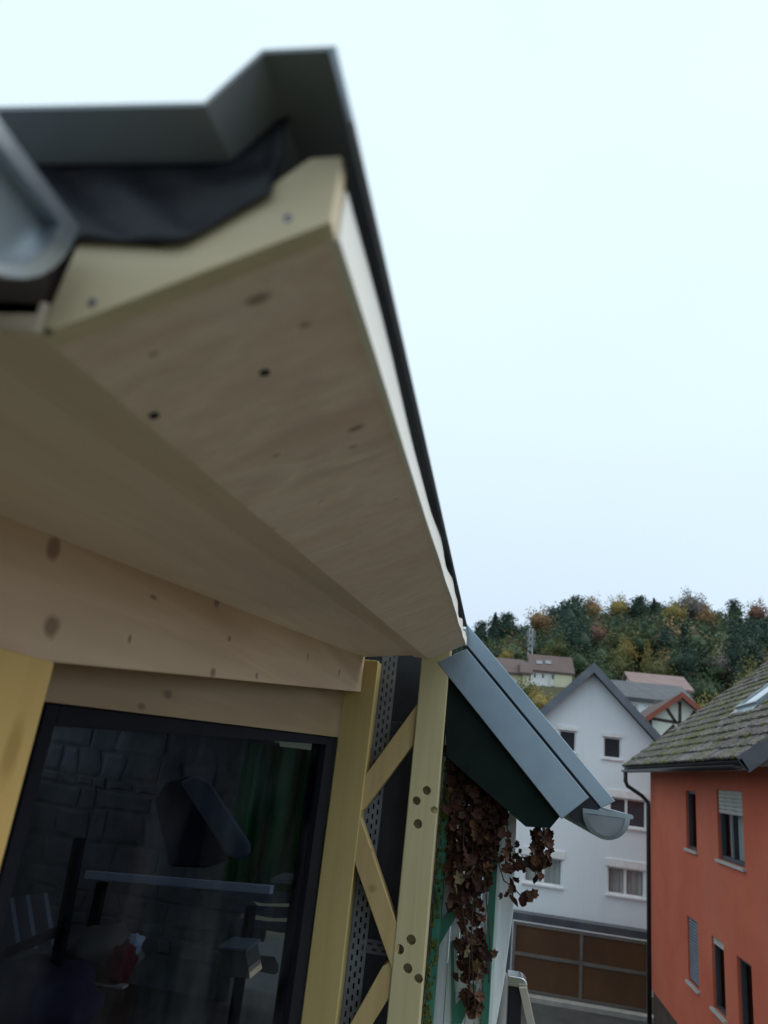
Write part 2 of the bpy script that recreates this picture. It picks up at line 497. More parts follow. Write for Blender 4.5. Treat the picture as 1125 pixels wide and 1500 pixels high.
for px, py in ((226, 609), (388, 546)):
    screw(soff(px, py), -nrm, .0030, soffit, M['black'])
screw(soff(72, 487), -nrm, .002, soffit, M['black'])
# near end board with two screws
m = MB(); end_pts = [A + V((0, 0, .0)), B, sec(-.0848, .2245), sec(-.0848, .2625), sec(-.100, .2615), sec(-.122, .2400), sec(-.150, .2170), sec(-.164, .2110), sec(-.205, .2155)]
m.prism([p + V((0, .0, -.0006)) for p in end_pts], (0, .012, 0))
fascia = m.build('fascia_board', M['fascia_wood'], porch, .0008)
for px, py in ((422, 320), (136, 443)):
    screw(aty(px, py, YN), V((0, -1, 0)), .0021, fascia, M['screw'])
# pale edge of the boards along the verge, hand cut and a little wavy
rings = []
N = 40
for i in range(N + 1):
    u = i / N; p = B + L12 + (L - L12) * u
    wv = .0022 * math.sin(u * 19 + 1) * math.sin(u * 7 + .6) * (.4 + u) + .0018 * math.sin(u * 43) * u
    top = p + V((.004 + wv * .8, 0, .028 + wv * 3.4))
    rings.append([p + V((-.001, 0, .0004)), p + V((.0045 + wv * .5, 0, .0006)), top, top + V((-.009, 0, 0))])
m = MB(); m.loft(rings)
m.build('verge_board', M['edge_wood'], porch)
# trapezoidal roof sheet: ribs run down the slope
SY = .2175
def sheet_profile():
    pts = [(-.0885, .2885), (-.118, .2885), (-.139, .2585), (-.2375, .2600)]
    x = -.2375; z = .2600
    for k in range(9):
        pts += [(x - .018, z), (x - .036, z + .030), (x - .070, z + .031), (x - .090, z + .001), (x - .2, z + .002)]
        x -= .2; z += .002
    return pts
prof = sheet_profile()
LS = rdir(SY, YF + .02)
m = MB()
ny = 24
for j in range(ny + 1):
    for (x, z) in prof: m.v.append(sec(x, z, SY) + LS * (j / ny))
npf = len(prof)
for j in range(ny):
    for i in range(npf - 1):
        a = j * npf + i; m.f.append([a, a + 1, a + npf + 1, a + npf])
sheet = m.build('roof_sheet', M['coated'], porch)
so = sheet.modifiers.new('gauge', 'SOLIDIFY'); so.thickness = .0022; so.offset = 0
m = MB()
e0, e1 = sec(-.0885, .2890, SY), sec(-.0790, .2600, SY + .02)
m.prism([sec(-.0885, .2897, SY), sec(-.0850, .2897, SY), sec(-.0752, .2600, SY + .012), sec(-.0770, .2590, SY + .012)], LS)
m.build('sheet_edge', M['zinc_dark'], porch)
# dark underlay stuffed between sheet and end board, crumpled
m = MB(); nu, nv = 26, 10
rnd = random.Random(3)
topc = [(-.245, .2585), (-.139, .2575), (-.118, .286), (-.0890, .2865)]
botc = [(-.252, .2100), (-.205, .2110), (-.152, .2085), (-.118, .2340), (-.0890, .2520)]
def lerp_chain(ch, x):
    ch = sorted(ch)
    for (x0, z0), (x1, z1) in zip(ch, ch[1:]):
        if x0 <= x <= x1: return z0 + (z1 - z0) * (x - x0) / (x1 - x0)
    return ch[0][1] if x < ch[0][0] else ch[-1][1]
for j in range(nv + 1):
    for i in range(nu + 1):
        x = -.250 + .136 * i / nu
        zt, zb = lerp_chain(topc, x), lerp_chain(botc, x)
        v = j / nv
        yy = YN - .0042 + .003 * v - .003 * math.sin(i * .8 + j * .7) * math.sin(v * math.pi) + rnd.uniform(-.001, .001) * (0 < j < nv)
        m.v.append(sec(x, zb + (zt - zb) * v, yy))
for j in range(nv):
    for i in range(nu):
        a = j * (nu + 1) + i; m.f.append([a, a + 1, a + nu + 2, a + nu + 1])
mem = m.build('underlay', M['membrane'], porch, smooth=True)
so = mem.modifiers.new('gauge', 'SOLIDIFY'); so.thickness = .001
# inner boards under the roof
wallx = -.445
Cz = lambda y: CAM.z + .351 + .0846 * (y - 2.6)
a0 = A + V((0, 0, 0)); d0 = V((-.052, 0, .004))
m = MB(); m.prism([a0 + V((-.0005, 0, .001)), a0 + d0, a0 + d0 + V((0, 0, .016)), a0 + V((-.0005, 0, .018))], L)
m.build('trim_board', M['trim_wood'], porch, .0012)
def ceil_pt(x, y):
    zA = (A + L * ((y - YN) / (YF - YN))).z + .010
    zc = Cz(y); u = (x - wallx) / ((-.2105 - .05) - wallx)
    return V((x - .010 * (y - YN), y, zc + (zA - zc) * u))
def plate(name, x0, x1, y0, y1, mat, t=.016):
    m = MB(); q = [ceil_pt(x0, y0), ceil_pt(x1, y0), ceil_pt(x1, y1), ceil_pt(x0, y1)]
    m.prism(q, (0, 0, t)); return m.build(name, mat, porch, .001)
plate('ceiling_board', -.62, -.2605, YN + .02, YF, M['ceiling_wood'])
# hidden core so the roof is closed between ceiling and sheet, and the rest of the roof to the side
m = MB(); m.prism([sec(-.24, .222, YN + .004), sec(-.092, .250, YN + .004), sec(-.118, .2550, YN + .004), sec(-.24, .2560, YN + .004)], L * .99)
m.build('batten', M['black'], porch)
m = MB(); q0 = ceil_pt(-.625, YN + .05); q1 = ceil_pt(-.625, YF)
m.prism([q0, q0 + V((-1.4, 0, .0)), q0 + V((-1.4, 0, .05)), q0 + V((0, 0, .05))], q1 - q0)
m.build('inner_ceiling', M['ceiling_wood'], porch)

# beam over the window
bx = -.468
bz = lambda y: CAM.z + .058 + .0895 * (y - .70)
kb = []
for px, py, ry, rz in ((78, 803, .013, .013), (76, 918, .015, .012), (318, 880, .012, .012), (376, 990, .010, .006), (312, 985, .012, .008), (451, 962, .007, .011), (336, 936, .008, .005), (225, 875, .012, .003), (190, 936, .005, .006), (497, 985, .012, .012)):
    p = atx(px, py, bx); kb.append((tuple(p), (.04, ry, rz)))
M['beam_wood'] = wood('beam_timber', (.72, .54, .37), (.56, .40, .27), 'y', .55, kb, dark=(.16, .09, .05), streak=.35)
yb0, yb1 = .30, 2.592
m = MB(); q = [V((bx, yb0, bz(yb0))), V((bx, yb0, Cz(yb0) + .004)), V((bx - .085, yb0, Cz(yb0) + .004)), V((bx - .085, yb0, bz(yb0)))]
rings = [q, [V((bx, yb1, bz(yb1))), V((bx, yb1, Cz(yb1) + .004)), V((bx - .085, yb1, Cz(yb1) + .004)), V((bx - .085, yb1, bz(yb1)))]]
m.loft(rings); m.build('beam', M['beam_wood'], porch, .003)
# header board between beam and glass, the beam's shade put into its colour
gxp = -.535
hz = lambda y: CAM.z + .0225 + .0245 * (y - .838)
M['header_shade_wood'] = wood('header_board', (.33, .245, .15), (.27, .195, .115), 'y', .6, [(tuple(atx(480 / 2.01, 680 + 675 / 2.01, gxp)), (.03, .02, .008)), (tuple(atx(200, 680 + 712 / 2.01, gxp)), (.03, .014, .006))], dark=(.1, .06, .04))
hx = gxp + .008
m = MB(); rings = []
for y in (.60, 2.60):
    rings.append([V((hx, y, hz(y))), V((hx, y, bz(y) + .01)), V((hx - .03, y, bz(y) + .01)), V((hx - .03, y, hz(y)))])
m.loft(rings); m.build('header_board', M['header_shade_wood'], porch)
# near post
M['post_wood'] = wood('yellow_glazed_post', (.66, .46, .17), (.58, .39, .13), 'z', .5, [(tuple(atx(20, 1100, -.43)), (.03, .012, .03))], dark=(.35, .22, .06), streak=.25)
m = MB(); px0, px1 = -.535, -.432
y0p, y1p = .570, .672
m.box((px0, y0p, CAM.z - 1.6), (px1, y1p, CAM.z + .0565))
m.build('post', M['post_wood'], porch, .003)
m = MB(); m.box((px1 - .002, y0p + .001, CAM.z - 1.5), (px1 + .0005, y1p - .012, CAM.z - .132)); m.build('bare_patch', M['edge_wood'], porch)

# window: dark sash and pane
yw0, yw1 = .838, 2.598
zb = CAM.z - 1.35
m = MB()
fw = .055
m.box((gxp - .05, yw0, zb), (gxp, yw0 + .028, hz(yw0)))
m.box((gxp - .05, yw1 - .15, zb), (gxp, yw1, hz(yw1)))
rings = []
for y in (yw0 + .028, yw1 - .15):
    rings.append([V((gxp, y, hz(y) - fw * .5)), V((gxp, y, hz(y))), V((gxp - .05, y, hz(y))), V((gxp - .05, y, hz(y) - fw * .5))])
m.loft(rings)
m.box((gxp - .05, yw0 + .028, zb), (gxp, yw1 - .15, zb + .06))
frame = m.build('window_frame', M['sash'], porch, .002)
m = MB()
gy0, gy1 = yw0 + .020, yw1 - .14
m.prism([V((gxp - .018, gy0, zb + .05)), V((gxp - .018, gy1, zb + .05)), V((gxp - .018, gy1, hz(gy1) - .015)), V((gxp - .018, gy0, hz(gy0) - .015))], (-.004, 0, 0))
m.build('pane', M['glass'], frame)
# room behind the glass: walls, floor
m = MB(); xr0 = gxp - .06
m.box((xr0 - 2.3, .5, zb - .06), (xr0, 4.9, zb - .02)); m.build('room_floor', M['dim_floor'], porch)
m = MB(); m.box((xr0 - 2.36, .45, zb - .02), (xr0 - 2.3, 4.9, CAM.z - .25)); m.box((xr0 - 2.3, .45, zb - .02), (xr0 - .02, .5, CAM.z + .3))  # left wall kept low: unseen opening added to let sky light in
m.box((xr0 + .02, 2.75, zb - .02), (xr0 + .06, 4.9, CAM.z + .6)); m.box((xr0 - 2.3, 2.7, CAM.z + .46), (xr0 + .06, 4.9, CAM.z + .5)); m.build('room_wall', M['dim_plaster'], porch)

# near gutter: half round zinc, its end cap towards the open side
def halfround(axis0, axis1, rad, up=V((0, 0, 1)), n=18, bead=True):
    axis0, axis1 = V(axis0), V(axis1)
    d = (axis1 - axis0).normalized(); side = d.cross(up).normalized()
    prof = []
    for k in range(n + 1):
        a = math.pi * k / n
        prof.append(-side * (math.cos(a) * rad) - up * (math.sin(a) * rad))
    m = MB()
    for p in (axis0, axis1):
        for q in prof: m.v.append(p + q)
    for i in range(n): m.f.append([i, i + 1, n + 1 + i + 1, n + 1 + i])
    return m, prof
GN = MB()
tip = aty(103, 338, YN - .016); gr = .056
ax = V((tip.x, tip.y - gr, tip.z + .002))
m, prof = halfround(ax, ax + V((-1.6, 0, .004)), gr)
m.tube([ax + V((.0, -gr - .004, .002)), ax + V((-1.6, -gr - .004, .006))], .007, 8)
M['zinc_bright'] = mottled('bright_zinc', (.40, .46, .52), (.66, .71, .76), 22, .33, .8, .5, .12, 30, .003)
gut = m.build('gutter', M['zinc_bright'], porch, smooth=True)
so = gut.modifiers.new('gauge', 'SOLIDIFY'); so.thickness = .0015
m = MB(); cap = [ax + q for q in prof]; inn = [ax + V((0, q.y * .80, q.z * .80 - .008)) for q in prof]
o_ = V((.004, 0, 0))
for k in range(len(cap) - 1):
    m.poly(cap[k] + o_, cap[k + 1] + o_, inn[k + 1] + o_, inn[k] + o_)
    m.poly(cap[k] + o_, cap[k + 1] + o_, cap[k + 1], cap[k])
    m.poly(inn[k] + o_, inn[k + 1] + o_, inn[k + 1] - o_, inn[k] - o_)
m.poly(cap[0] + o_, inn[0] + o_, inn[-1] + o_, cap[-1] + o_); m.poly(inn[0] + o_, inn[0] - o_, inn[-1] - o_, inn[-1] + o_)
m.build('cap_rim', M['zinc_bright'], gut)
m = MB(); m.poly(*[p - o_ * .9 for p in inn]); m.build('end_cap', M['zinc_dark'], gut)
m = MB(); m.prism([sec(-1.6, .262, YN), sec(-.2145, .2585, YN), sec(-.2145, .1725, YN), sec(-.2625, .1725, YN), sec(-1.6, .034, YN)], (0, .02, 0)); m.build('eaves_board', M['timber_dark'], porch)

# ------------------------------------------------------------------ yellow trellis at the end of the porch
trel = thing('trellis', (-.35, 2.6, 3.7), 'yellow timber trellis with diagonal braces and drilled posts beside the dark window', 'trellis')
M['trel_wood'] = wood('yellow_glazed_timber', (.58, .47, .21), (.51, .41, .17), 'z', .6, (), streak=.4)
M['brace_wood'] = wood('yellow_brace', (.59, .45, .22), (.51, .38, .17), 'z', .6, [(tuple(aty(545, 1302, 2.6)), (.014, .03, .012)), (tuple(aty(545, 1245, 2.6)), (.006, .03, .008))], streak=.3, dark=(.3, .2, .07))
def xs(px0, px1, py, y): return aty(px0, py, y).x, aty(px1, py, y).x
TY = 2.60
j0, j1 = xs(495, 541, 1080, TY)
m = MB(); m.box((j0, TY + .001, CAM.z - 1.4), (j1, TY + .09, CAM.z + .345)); m.build('stile', M['trel_wood'], trel, .003)
# right stile with drilled holes
p0, p1 = xs(609.5, 652, 1050, TY)
m = MB(); m.box((p0, TY + .001, CAM.z - 1.4), (p1, TY + .09, CAM.z + .42))
M['stile_wood'] = wood('pale_yellow_stile', (.62, .55, .33), (.56, .49, .27), 'z', .6, (), streak=.4)
stile = m.build('stile', M['stile_wood'], trel, .004)
cut = MB()
holes = [(625, 1158, 5.2), (610, 1173, 5), (636, 1187, 4.4), (612, 1207, 5.4), (602, 1377, 5.6), (585, 1391, 5.4), (597, 1419, 5.4), (613, 1434, 5)]
for px, py, rp in holes:
    p = aty(px, py, TY); r = rp / FPX * TY * 1.12
    cut.tube([p + V((0, -.03, 0)), p + V((0, .05, 0))], r, 16)
cobj = cut.build('cutter', M['trel_wood'])
bo = stile.modifiers.new('holes', 'BOOLEAN'); bo.object = cobj; bo.operation = 'DIFFERENCE'; bo.solver = 'EXACT'
dg = bpy.context.evaluated_depsgraph_get()
newme = bpy.data.meshes.new_from_object(stile.evaluated_get(dg))
stile.modifiers.clear(); stile.data = newme
bpy.data.objects.remove(cobj)
# braces
def brace(c, name='brace', y=TY + .004, d=.055):
    m = MB(); m.prism([aty(px, py, y) for px, py in c], (0, d, 0)); return m.build(name, M['brace_wood'], trel, .002)
brace([(519, 1196), (523, 1152), (618, 1022), (612, 1078), (611, 1083), (533, 1186)], y=TY + .012)
brace([(519, 1192), (528, 1198), (586, 1368), (584, 1392), (574, 1420), (511, 1240)], y=TY + .003)
brace([(513, 1500), (560, 1416), (583, 1400), (581, 1444), (541, 1508), (520, 1512)], y=TY + .008)

# ------------------------------------------------------------------ the older gable behind: white boards, green timbers, zinc verge
old = thing('old_gable', (.1, 2.9, 2.4), 'older house gable with white boards, faded green timbers and a grey zinc roof edge', 'house')
VY = 2.60
q = [V((-.2075, VY, CAM.z + .360)), V((-.1055, VY, CAM.z + .418)), V((.330, VY, CAM.z - .030)), V((.2445, VY, CAM.z - .106))]
m = MB(); m.prism(q, (0, .014, 0)); m.build('verge_flashing', M['zinc'], old, .002)
d45 = (q[2] - q[1]).normalized(); n45 = V((-d45.z, 0, d45.x)).normalized() * -1
if n45.x < 0: n45 = -n45
m = MB(); s0 = q[1] + n45 * .010 - d45 * .025; s1 = V((.3700, VY, CAM.z - .0720))
s1 = q[2] + d45 * .048 + n45 * .010
m.prism([s0 + V((0, .012, 0)), s1 + V((0, .012, 0)), s1 + n45 * .050 + V((0, .012, 0)) + d45 * .012, s0 + n45 * .050 + V((0, .012, 0)) - d45 * .05], (0, .02, 0))
m.build('roof_edge_cap', M['zinc'], old, .002)
m = MB(); m.prism([s0 + V((0, .03, 0)) - n45 * .012, s1 + V((0, .03, 0)) - n45 * .012, s1 + n45 * .02 + V((0, .03, 0)), s0 + n45 * .02 + V((0, .03, 0))], (0, 3.2, 0))
m.build('roof_deck', M['slate'], old)
# rafter below the flashing, its near-black colour stands for overhang shade
r0 = q[0] + V((.01, .02, -.01)); r1 = q[3] + V((-.008, .02, .008))
m = MB()
m.prism([r0 + V((0, 0, .02)), r1 + n45 * .03 + d45 * .0, aty(806, 1213, VY + .02), aty(770, 1211, VY + .02), aty(654, 1108, VY + .02), aty(650, 990, VY + .02)], (0, .09, 0))
m.build('rafter', M['rafter'], old)
WY = 2.80
# eaves boarding between rafter and wall
m = MB(); m.prism([aty(654, 1000, VY + .1), aty(700, 1000, VY + .1), aty(806, 1150, VY + .1), aty(800, 1200, VY + .1), aty(654, 1090, VY + .1)], (0, .012, 0)); m.build('eaves_board', M['rafter'], old)
def vboard(name, pxa, pxb, py, y, z0, z1, mat, t=.02, bev=.0015):
    x0, x1 = xs(pxa, pxb, py, y)
    m = MB(); m.box((x0, y, z0), (x1, y + t, z1)); return m.build(name, mat, old, bev)
zl, zt = CAM.z - 1.5, CAM.z + .12
edges = [625, 641, 656.5, 671, 687, 700, 710]
rb = random.Random(11)
for i, (a, b) in enumerate(zip(edges, edges[1:])):
    vboard('wall_board', a + .6, b - .5, 1400, WY + rb.uniform(0, .006), zl, zt + .1 + rb.uniform(-.01, .01), M['white_paint'])
vboard('wall_board', 721, 727, 1400, WY + .004, zl, zt, M['white_paint'])
vboard('green_timber', 629, 641.5, 1400, WY - .075, zl, CAM.z + .26, M['green_paint'], .05)
vboard('green_timber', 710, 721, 1400, WY - .02, zl, zt, M['green_paint'], .04)
m = MB(); m.prism([aty(px, py, WY - .03) for px, py in ((634, 1397), (634, 1376), (655, 1336), (672, 1336), (637, 1396))], (0, .028, 0)); m.build('green_timber', M['green_paint'], old)
m = MB(); m.prism([aty(px, py, WY - .012) for px, py in ((661, 1500), (664, 1478), (694, 1440), (698, 1448), (676, 1500))], (0, .01, 0)); m.build('green_timber', M['green_paint'], old)
m = MB(); m.prism([aty(px, py, WY - .014) for px, py in ((662, 1500), (660, 1380), (664, 1380), (668, 1500))], (0, .012, 0)); m.build('green_timber', M['green_paint'], old)
# moss along the green timber
rm = random.Random(5); m = MB()
gt = xs(629, 641.5, 1400, WY - .075)
for k in range(260):
    z = CAM.z + rm.uniform(-1.1, .05); x = gt[0] + rm.random() ** 2 * (gt[1] - gt[0]) * .9; s = rm.uniform(.003, .007)
    c = V((x, WY - .076, z)); 
    m.loft([[c + V((math.cos(a) * s, 0, math.sin(a) * s * 1.6)) for a in (0, 1.26, 2.5, 3.77, 5.03)], [c + V((math.cos(a) * s * .5, -.004, math.sin(a) * s * .8)) for a in (0, 1.26, 2.5, 3.77, 5.03)]])
mo = m.build('moss', M['moss'], old); tag(mo, kind='stuff')
# corner board
m = MB(); m.prism([aty(px, py, WY + .03) for px, py in ((735, 1190), (757, 1190), (752, 1335), (738, 1440), (716, 1560), (692, 1560), (727, 1330))], (0, .02, 0)); m.build('corner_board', M['white_paint'], old, .002)
# gutter of the old roof
ga = aty(888, 1194, VY + .015); rg = .0745
up2 = V((-.09, 0, 1)).normalized() * 1.0
upg = V((.0, 0, 1))
m, prof = halfround(ga, ga + V((0, 3.0, 0)), rg)
og = m.build('gutter', M['zinc_dark'], old, smooth=True)
so = og.modifiers.new('gauge', 'SOLIDIFY'); so.thickness = .0015
m = MB(); cap = [ga + p for p in prof]; inn = [ga + p * .78 + V((0, 0, -.004)) for p in prof]
for k in range(len(cap) - 1):
    m.poly(cap[k] + V((0, -.003, 0)), cap[k + 1] + V((0, -.003, 0)), inn[k + 1] + V((0, -.006, 0)), inn[k] + V((0, -.006, 0)))
    m.poly(cap[k] + V((0, -.003, 0)), cap[k + 1] + V((0, -.003, 0)), cap[k + 1] + V((0, .004, 0)), cap[k] + V((0, .004, 0)))
m.build('cap_rim', M['zinc_dark'], og)
m = MB(); m.poly(*[p + V((0, -.002, 0)) for p in inn]); m.build('end_cap', M['bead'], og)
m = MB(); m.tube([ga + V((rg + .004, -.002, .004)), ga + V((rg + .004, 3.0, .004))], .007, 8); m.box(ga + V((-rg, -.003, -.002)), ga + V((rg, .002, .012))); m.build('rim_bead', M['zinc_dark'], og, smooth=False)
m = MB(); m.prism([aty(px, py, VY + .03) for px, py in ((828, 1188), (846, 1178), (862, 1170), (880, 1190), (862, 1212), (846, 1204))], (0, .02, 0)); m.build('gutter_bracket', M['dark_board'], old)

# dark recess behind the trellis with perforated bead
m = MB(); xa, xb = xs(540, 628, 1200, 2.86)
m.box((xa - .12, 2.86, zl), (xb + .05, 2.9, CAM.z + .5)); m.build('recess_board', M['black'], old)
vboard('recess_plank', 557, 601, 1200, 2.78, zl, CAM.z + .15, M['dark_board'], .02)
vboard('bead_flange', 526, 548, 1130, 2.70, zl, CAM.z + .36, M['dark_board'], .01)
def bead(name, x0, z0, along, across, y, n, m_cols, cell):
    """strip with real slots: a grid of bars round empty cells"""
    m = MB()
    al, ac = V(along).normalized(), V(across).normalized()
    sl, sw = cell * 1.0, cell * .50
    O = V((x0, y, z0))
    t = V((0, .0015, 0))
    def bar(a0, a1, c0, c1):
        m.prism([O + al * a0 + ac * c0, O + al * a1 + ac * c0, O + al * a1 + ac * c1, O + al * a0 + ac * c1], t)
    for c in range(m_cols + 1):
        bar(0, n * sl, c * sw - sw * .30, c * sw + sw * .30)
    for c in range(m_cols):
        sh = .5 * (c % 2)
        for k in range(n + 1):
            bar((k + sh) * sl - sl * .24, (k + sh) * sl + sl * .24, c * sw + sw * .30, (c + 1) * sw - sw * .30)
    return m.build(name, M['bead'], old)
bxp = aty(549, 1180, 2.68).x
bead('perforated_bead', bxp - .028, zl + .2, (0, 0, 1), (1, 0, 0), 2.68, 54, 3, .032)
hb = aty(527, 1392, 2.70)
bead('perforated_bead', hb.x, hb.z, (1, 0, 0), (0, 0, 1), 2.70, 4, 2, .032)

# ------------------------------------------------------------------ things seen through the dark window
def back_stones():
    st = thing('stone_wall', (-1.6, 4.5, 3.6), 'grey rubble stone wall seen dimly through the upper part of the dark window', 'wall')
    rs = random.Random(21)
    m = MB(); a, b = aty(-80, 1080, 4.6), aty(300, 1230, 4.6)
    x0, x1, z1, z0 = a.x - .3, b.x + .3, CAM.z + .18, CAM.z - 1.2
    m.box((x0, 4.60, CAM.z - 1.4), (x1, 4.7, CAM.z + .5)); m.build('mortar', M['rubble'], st)
    z = z0
    while z < z1:
        h = rs.uniform(.06, .19); x = x0 - rs.uniform(0, .2)
        while x < x1:
            w = rs.uniform(.09, .36)
            pts = []
            for (u, v) in ((0, .1), (.1, 0), (.9, 0), (1, .12), (1, .85), (.88, 1), (.12, 1), (0, .9)):
                pts.append(V((x + .008 + (w - .016) * u + rs.uniform(-.016, .016), 4.6, z + .006 + (h - .012) * v + rs.uniform(-.014, .014))))
            c = sum(pts, V()) / 8; dd = rs.uniform(.006, .016)
            mm = MB(); mm.loft([pts, [p + V((0, -dd * .6, 0)) for p in pts], [c + (p - c) * .75 + V((0, -dd, 0)) for p in pts]])
            mm.build('stone', M['rubble'], st)
            x += w
        z += h
back_stones()
tp = thing('lawn_stand_in', (-1.0, 4.3, 3.6), 'green hanging sheet added to stand in for the lawn in the dark window', 'tarpaulin')  # added sheet, stands in for the green lawn in the glass
m = MB(); nx = 24
a, b = aty(352, 1130, 4.2), aty(500, 1130, 4.2)
for z, s in ((CAM.z + .02, 0), (CAM.z - .35, .5), (CAM.z - .75, 1)):
    for i in range(nx + 1):
        u = i / nx; m.v.append(V((a.x + (b.x - a.x) * u, 4.2 + .02 * math.sin(i * .9) * (1 + s) + .015 * math.sin(i * 2.3 + s), z)))
for j in range(2):
    for i in range(nx):
        k = j * (nx + 1) + i; m.f.append([k, k + 1, k + nx + 2, k + nx + 1])
sh = m.build('sheet', M['lawn_green'], tp, smooth=True); so = sh.modifiers.new('gauge', 'SOLIDIFY'); so.thickness = .004
# table
zfl = zb - .02
tb = thing('shelf', (-1.2, 2.1, zfl), 'narrow white shelf board on dark legs seen through the dark window', 'shelf')
ta, tb2 = aty(125, 1275, 2.1), aty(397, 1297, 2.1)
m = MB(); m.prism([ta, tb2, tb2 + V((0, 0, -.022)), ta + V((0, 0, -.022))], (0, .035, -.004)); m.build('shelf_board', M['white_cloth'], tb, .003)
for x in (ta.x + .05, tb2.x - .05):
    for y in (2.118,):
        m = MB(); m.box((x - .012, y - .012, zfl), (x + .012, y + .012, ta.z - .026)); m.build('leg', M['sash'], tb)
# cushion leaning on the table
def slab(name, pxs, y, depth, mat, par, t=None, bev=.012):
    m = MB(); m.prism([aty(px, py, y) for px, py in pxs], t or (0, depth, 0)); return m.build(name, mat, par, bev)
cu = thing('cushion', (-1.1, 2.4, ta.z), 'dark grey rounded cushion standing at an angle behind the narrow white shelf board', 'cushion')
slab('front_face', [(262, 1146), (284, 1135), (305, 1146), (364, 1236), (366, 1250), (346, 1262), (330, 1252)], 2.40, .03, M['cushion'], cu, None, .012)
slab('side_face', [(224, 1172), (240, 1146), (276, 1136), (340, 1256), (300, 1272), (246, 1270)], 2.43, .12, M['purple'], cu, None, .012)
# stack of grey panels, pole, sack, cloths, carton, lath, folded sheet
pa = thing('leaning_stack', (-.9, 1.3, zfl), 'stack of pale grey sheets leaning at the near edge of the dark window', 'stack')
for i, dx in enumerate((0, 24, 50)):
    m = MB(); m.prism([aty(px + dx - 18, py + (2 - i) * 3, 1.30 + .02 * i) for px, py in ((0, 1316), (32, 1309), (44, 1388), (-60, 1392))], (0, .012, 0)); m.build('panel', M['grey_panel'], pa)
po = thing('dark_pole', (-.9, 1.35, zfl), 'dark slanted pole standing before the shelf behind the window', 'pole')
m = MB(); m.tube([aty(117, 1228, 1.26), aty(78, 1440, 1.26)], .011, 8); m.build('shaft', M['sash'], po)
m = MB(); m.tube([aty(10, 1396, 1.25), aty(98, 1358, 1.25)], .008, 8); m.build('cross_bar', M['sash'], po)
def lump(name, label, cat, cpx, cpy, y, rx, rz, mat, seed, ry=.1):
    o = thing(name, aty(cpx, cpy, y), label, cat); rs = random.Random(seed)
    bm = bmesh.new(); bmesh.ops.create_icosphere(bm, subdivisions=3, radius=1)
    ph = [rs.uniform(0, 6) for _ in range(6)]
    for v in bm.verts:
        p = v.co
        k = 1 + .16 * math.sin(3 * p.x + ph[0]) * math.sin(4 * p.z + ph[1]) + .10 * math.sin(9 * p.x + 5 * p.y + ph[2]) + .06 * math.sin(15 * p.z + ph[3])
        v.co = V((p.x * rx * k, p.y * ry * k, p.z * rz * k))
    me = bpy.data.meshes.new(name + '_body'); bm.to_mesh(me); bm.free()
    for p in me.polygons: p.use_smooth = True
    me.materials.append(mat)
    ob = bpy.data.objects.new('folds', me); COL.objects.link(ob); ob.parent = o
    return o
lump('grey_sack', 'limp grey sack lying below the narrow white shelf board', 'sack', 140, 1398, 1.45, .070, .042, M['sack'], 1)
lump('white_cloth', 'small crumpled white cloth lying on the grey sack', 'cloth', 196, 1383, 1.40, .016, .016, M['white_cloth'], 2, .02)
lump('red_cloth', 'red cloth lying under the crumpled white cloth', 'cloth', 180, 1412, 1.38, .022, .034, M['red_cloth'], 3, .03)
lump('dark_bag', 'dark bulging bag on the floor behind the window', 'bag', 60, 1460, 1.25, .10, .055, M['purple'], 4)
ca = thing('carton', aty(345, 1432, 2.0), 'pale cardboard box standing under the white shelf at the window edge', 'box')
slab('carton_body', [(321, 1389), (360, 1393), (367, 1434), (322, 1430)], 2.0, .10, M['cardboard'], ca, None, .002)
slab('carton_lid', [(319, 1386), (361, 1390), (362, 1394), (320, 1390)], 1.99, .12, M['grey_panel'], ca, None, .001)
la = thing('wooden_lath', aty(155, 1446, 1.35), 'pale wooden lath lying below the red cloth', 'lath')
m = MB(); m.prism([aty(px, py, 1.35) for px, py in ((136, 1439), (180, 1446), (180, 1449), (136, 1443))], (0, .02, 0)); m.build('lath', M['straw'], la)
fs = thing('folded_sheet', aty(420, 1330, 2.3), 'bluish folded plastic sheet in loose layers beside the shelf', 'sheet')
for i in range(3):
    y = 2.5 + .03 * i
    m = MB(); m.prism([aty(px, py + 22 * i, y) for px, py in ((318 + 14 * i, 1303), (428, 1307), (424, 1322), (380 + 14 * i, 1322), (326 + 14 * i, 1312))], (0, .05, -.01)); m.build('layer', M['cushion'], fs)
m = thing('shelf_board', aty(425, 1288, 2.5), 'narrow pale board lying level beside the white shelf board', 'board')
mb = MB(); mb.prism([aty(px, py, 2.45) for px, py in ((397, 1287), (450, 1291), (450, 1297), (397, 1293))], (0, .15, 0)); mb.build('board', M['grey_panel'], m)

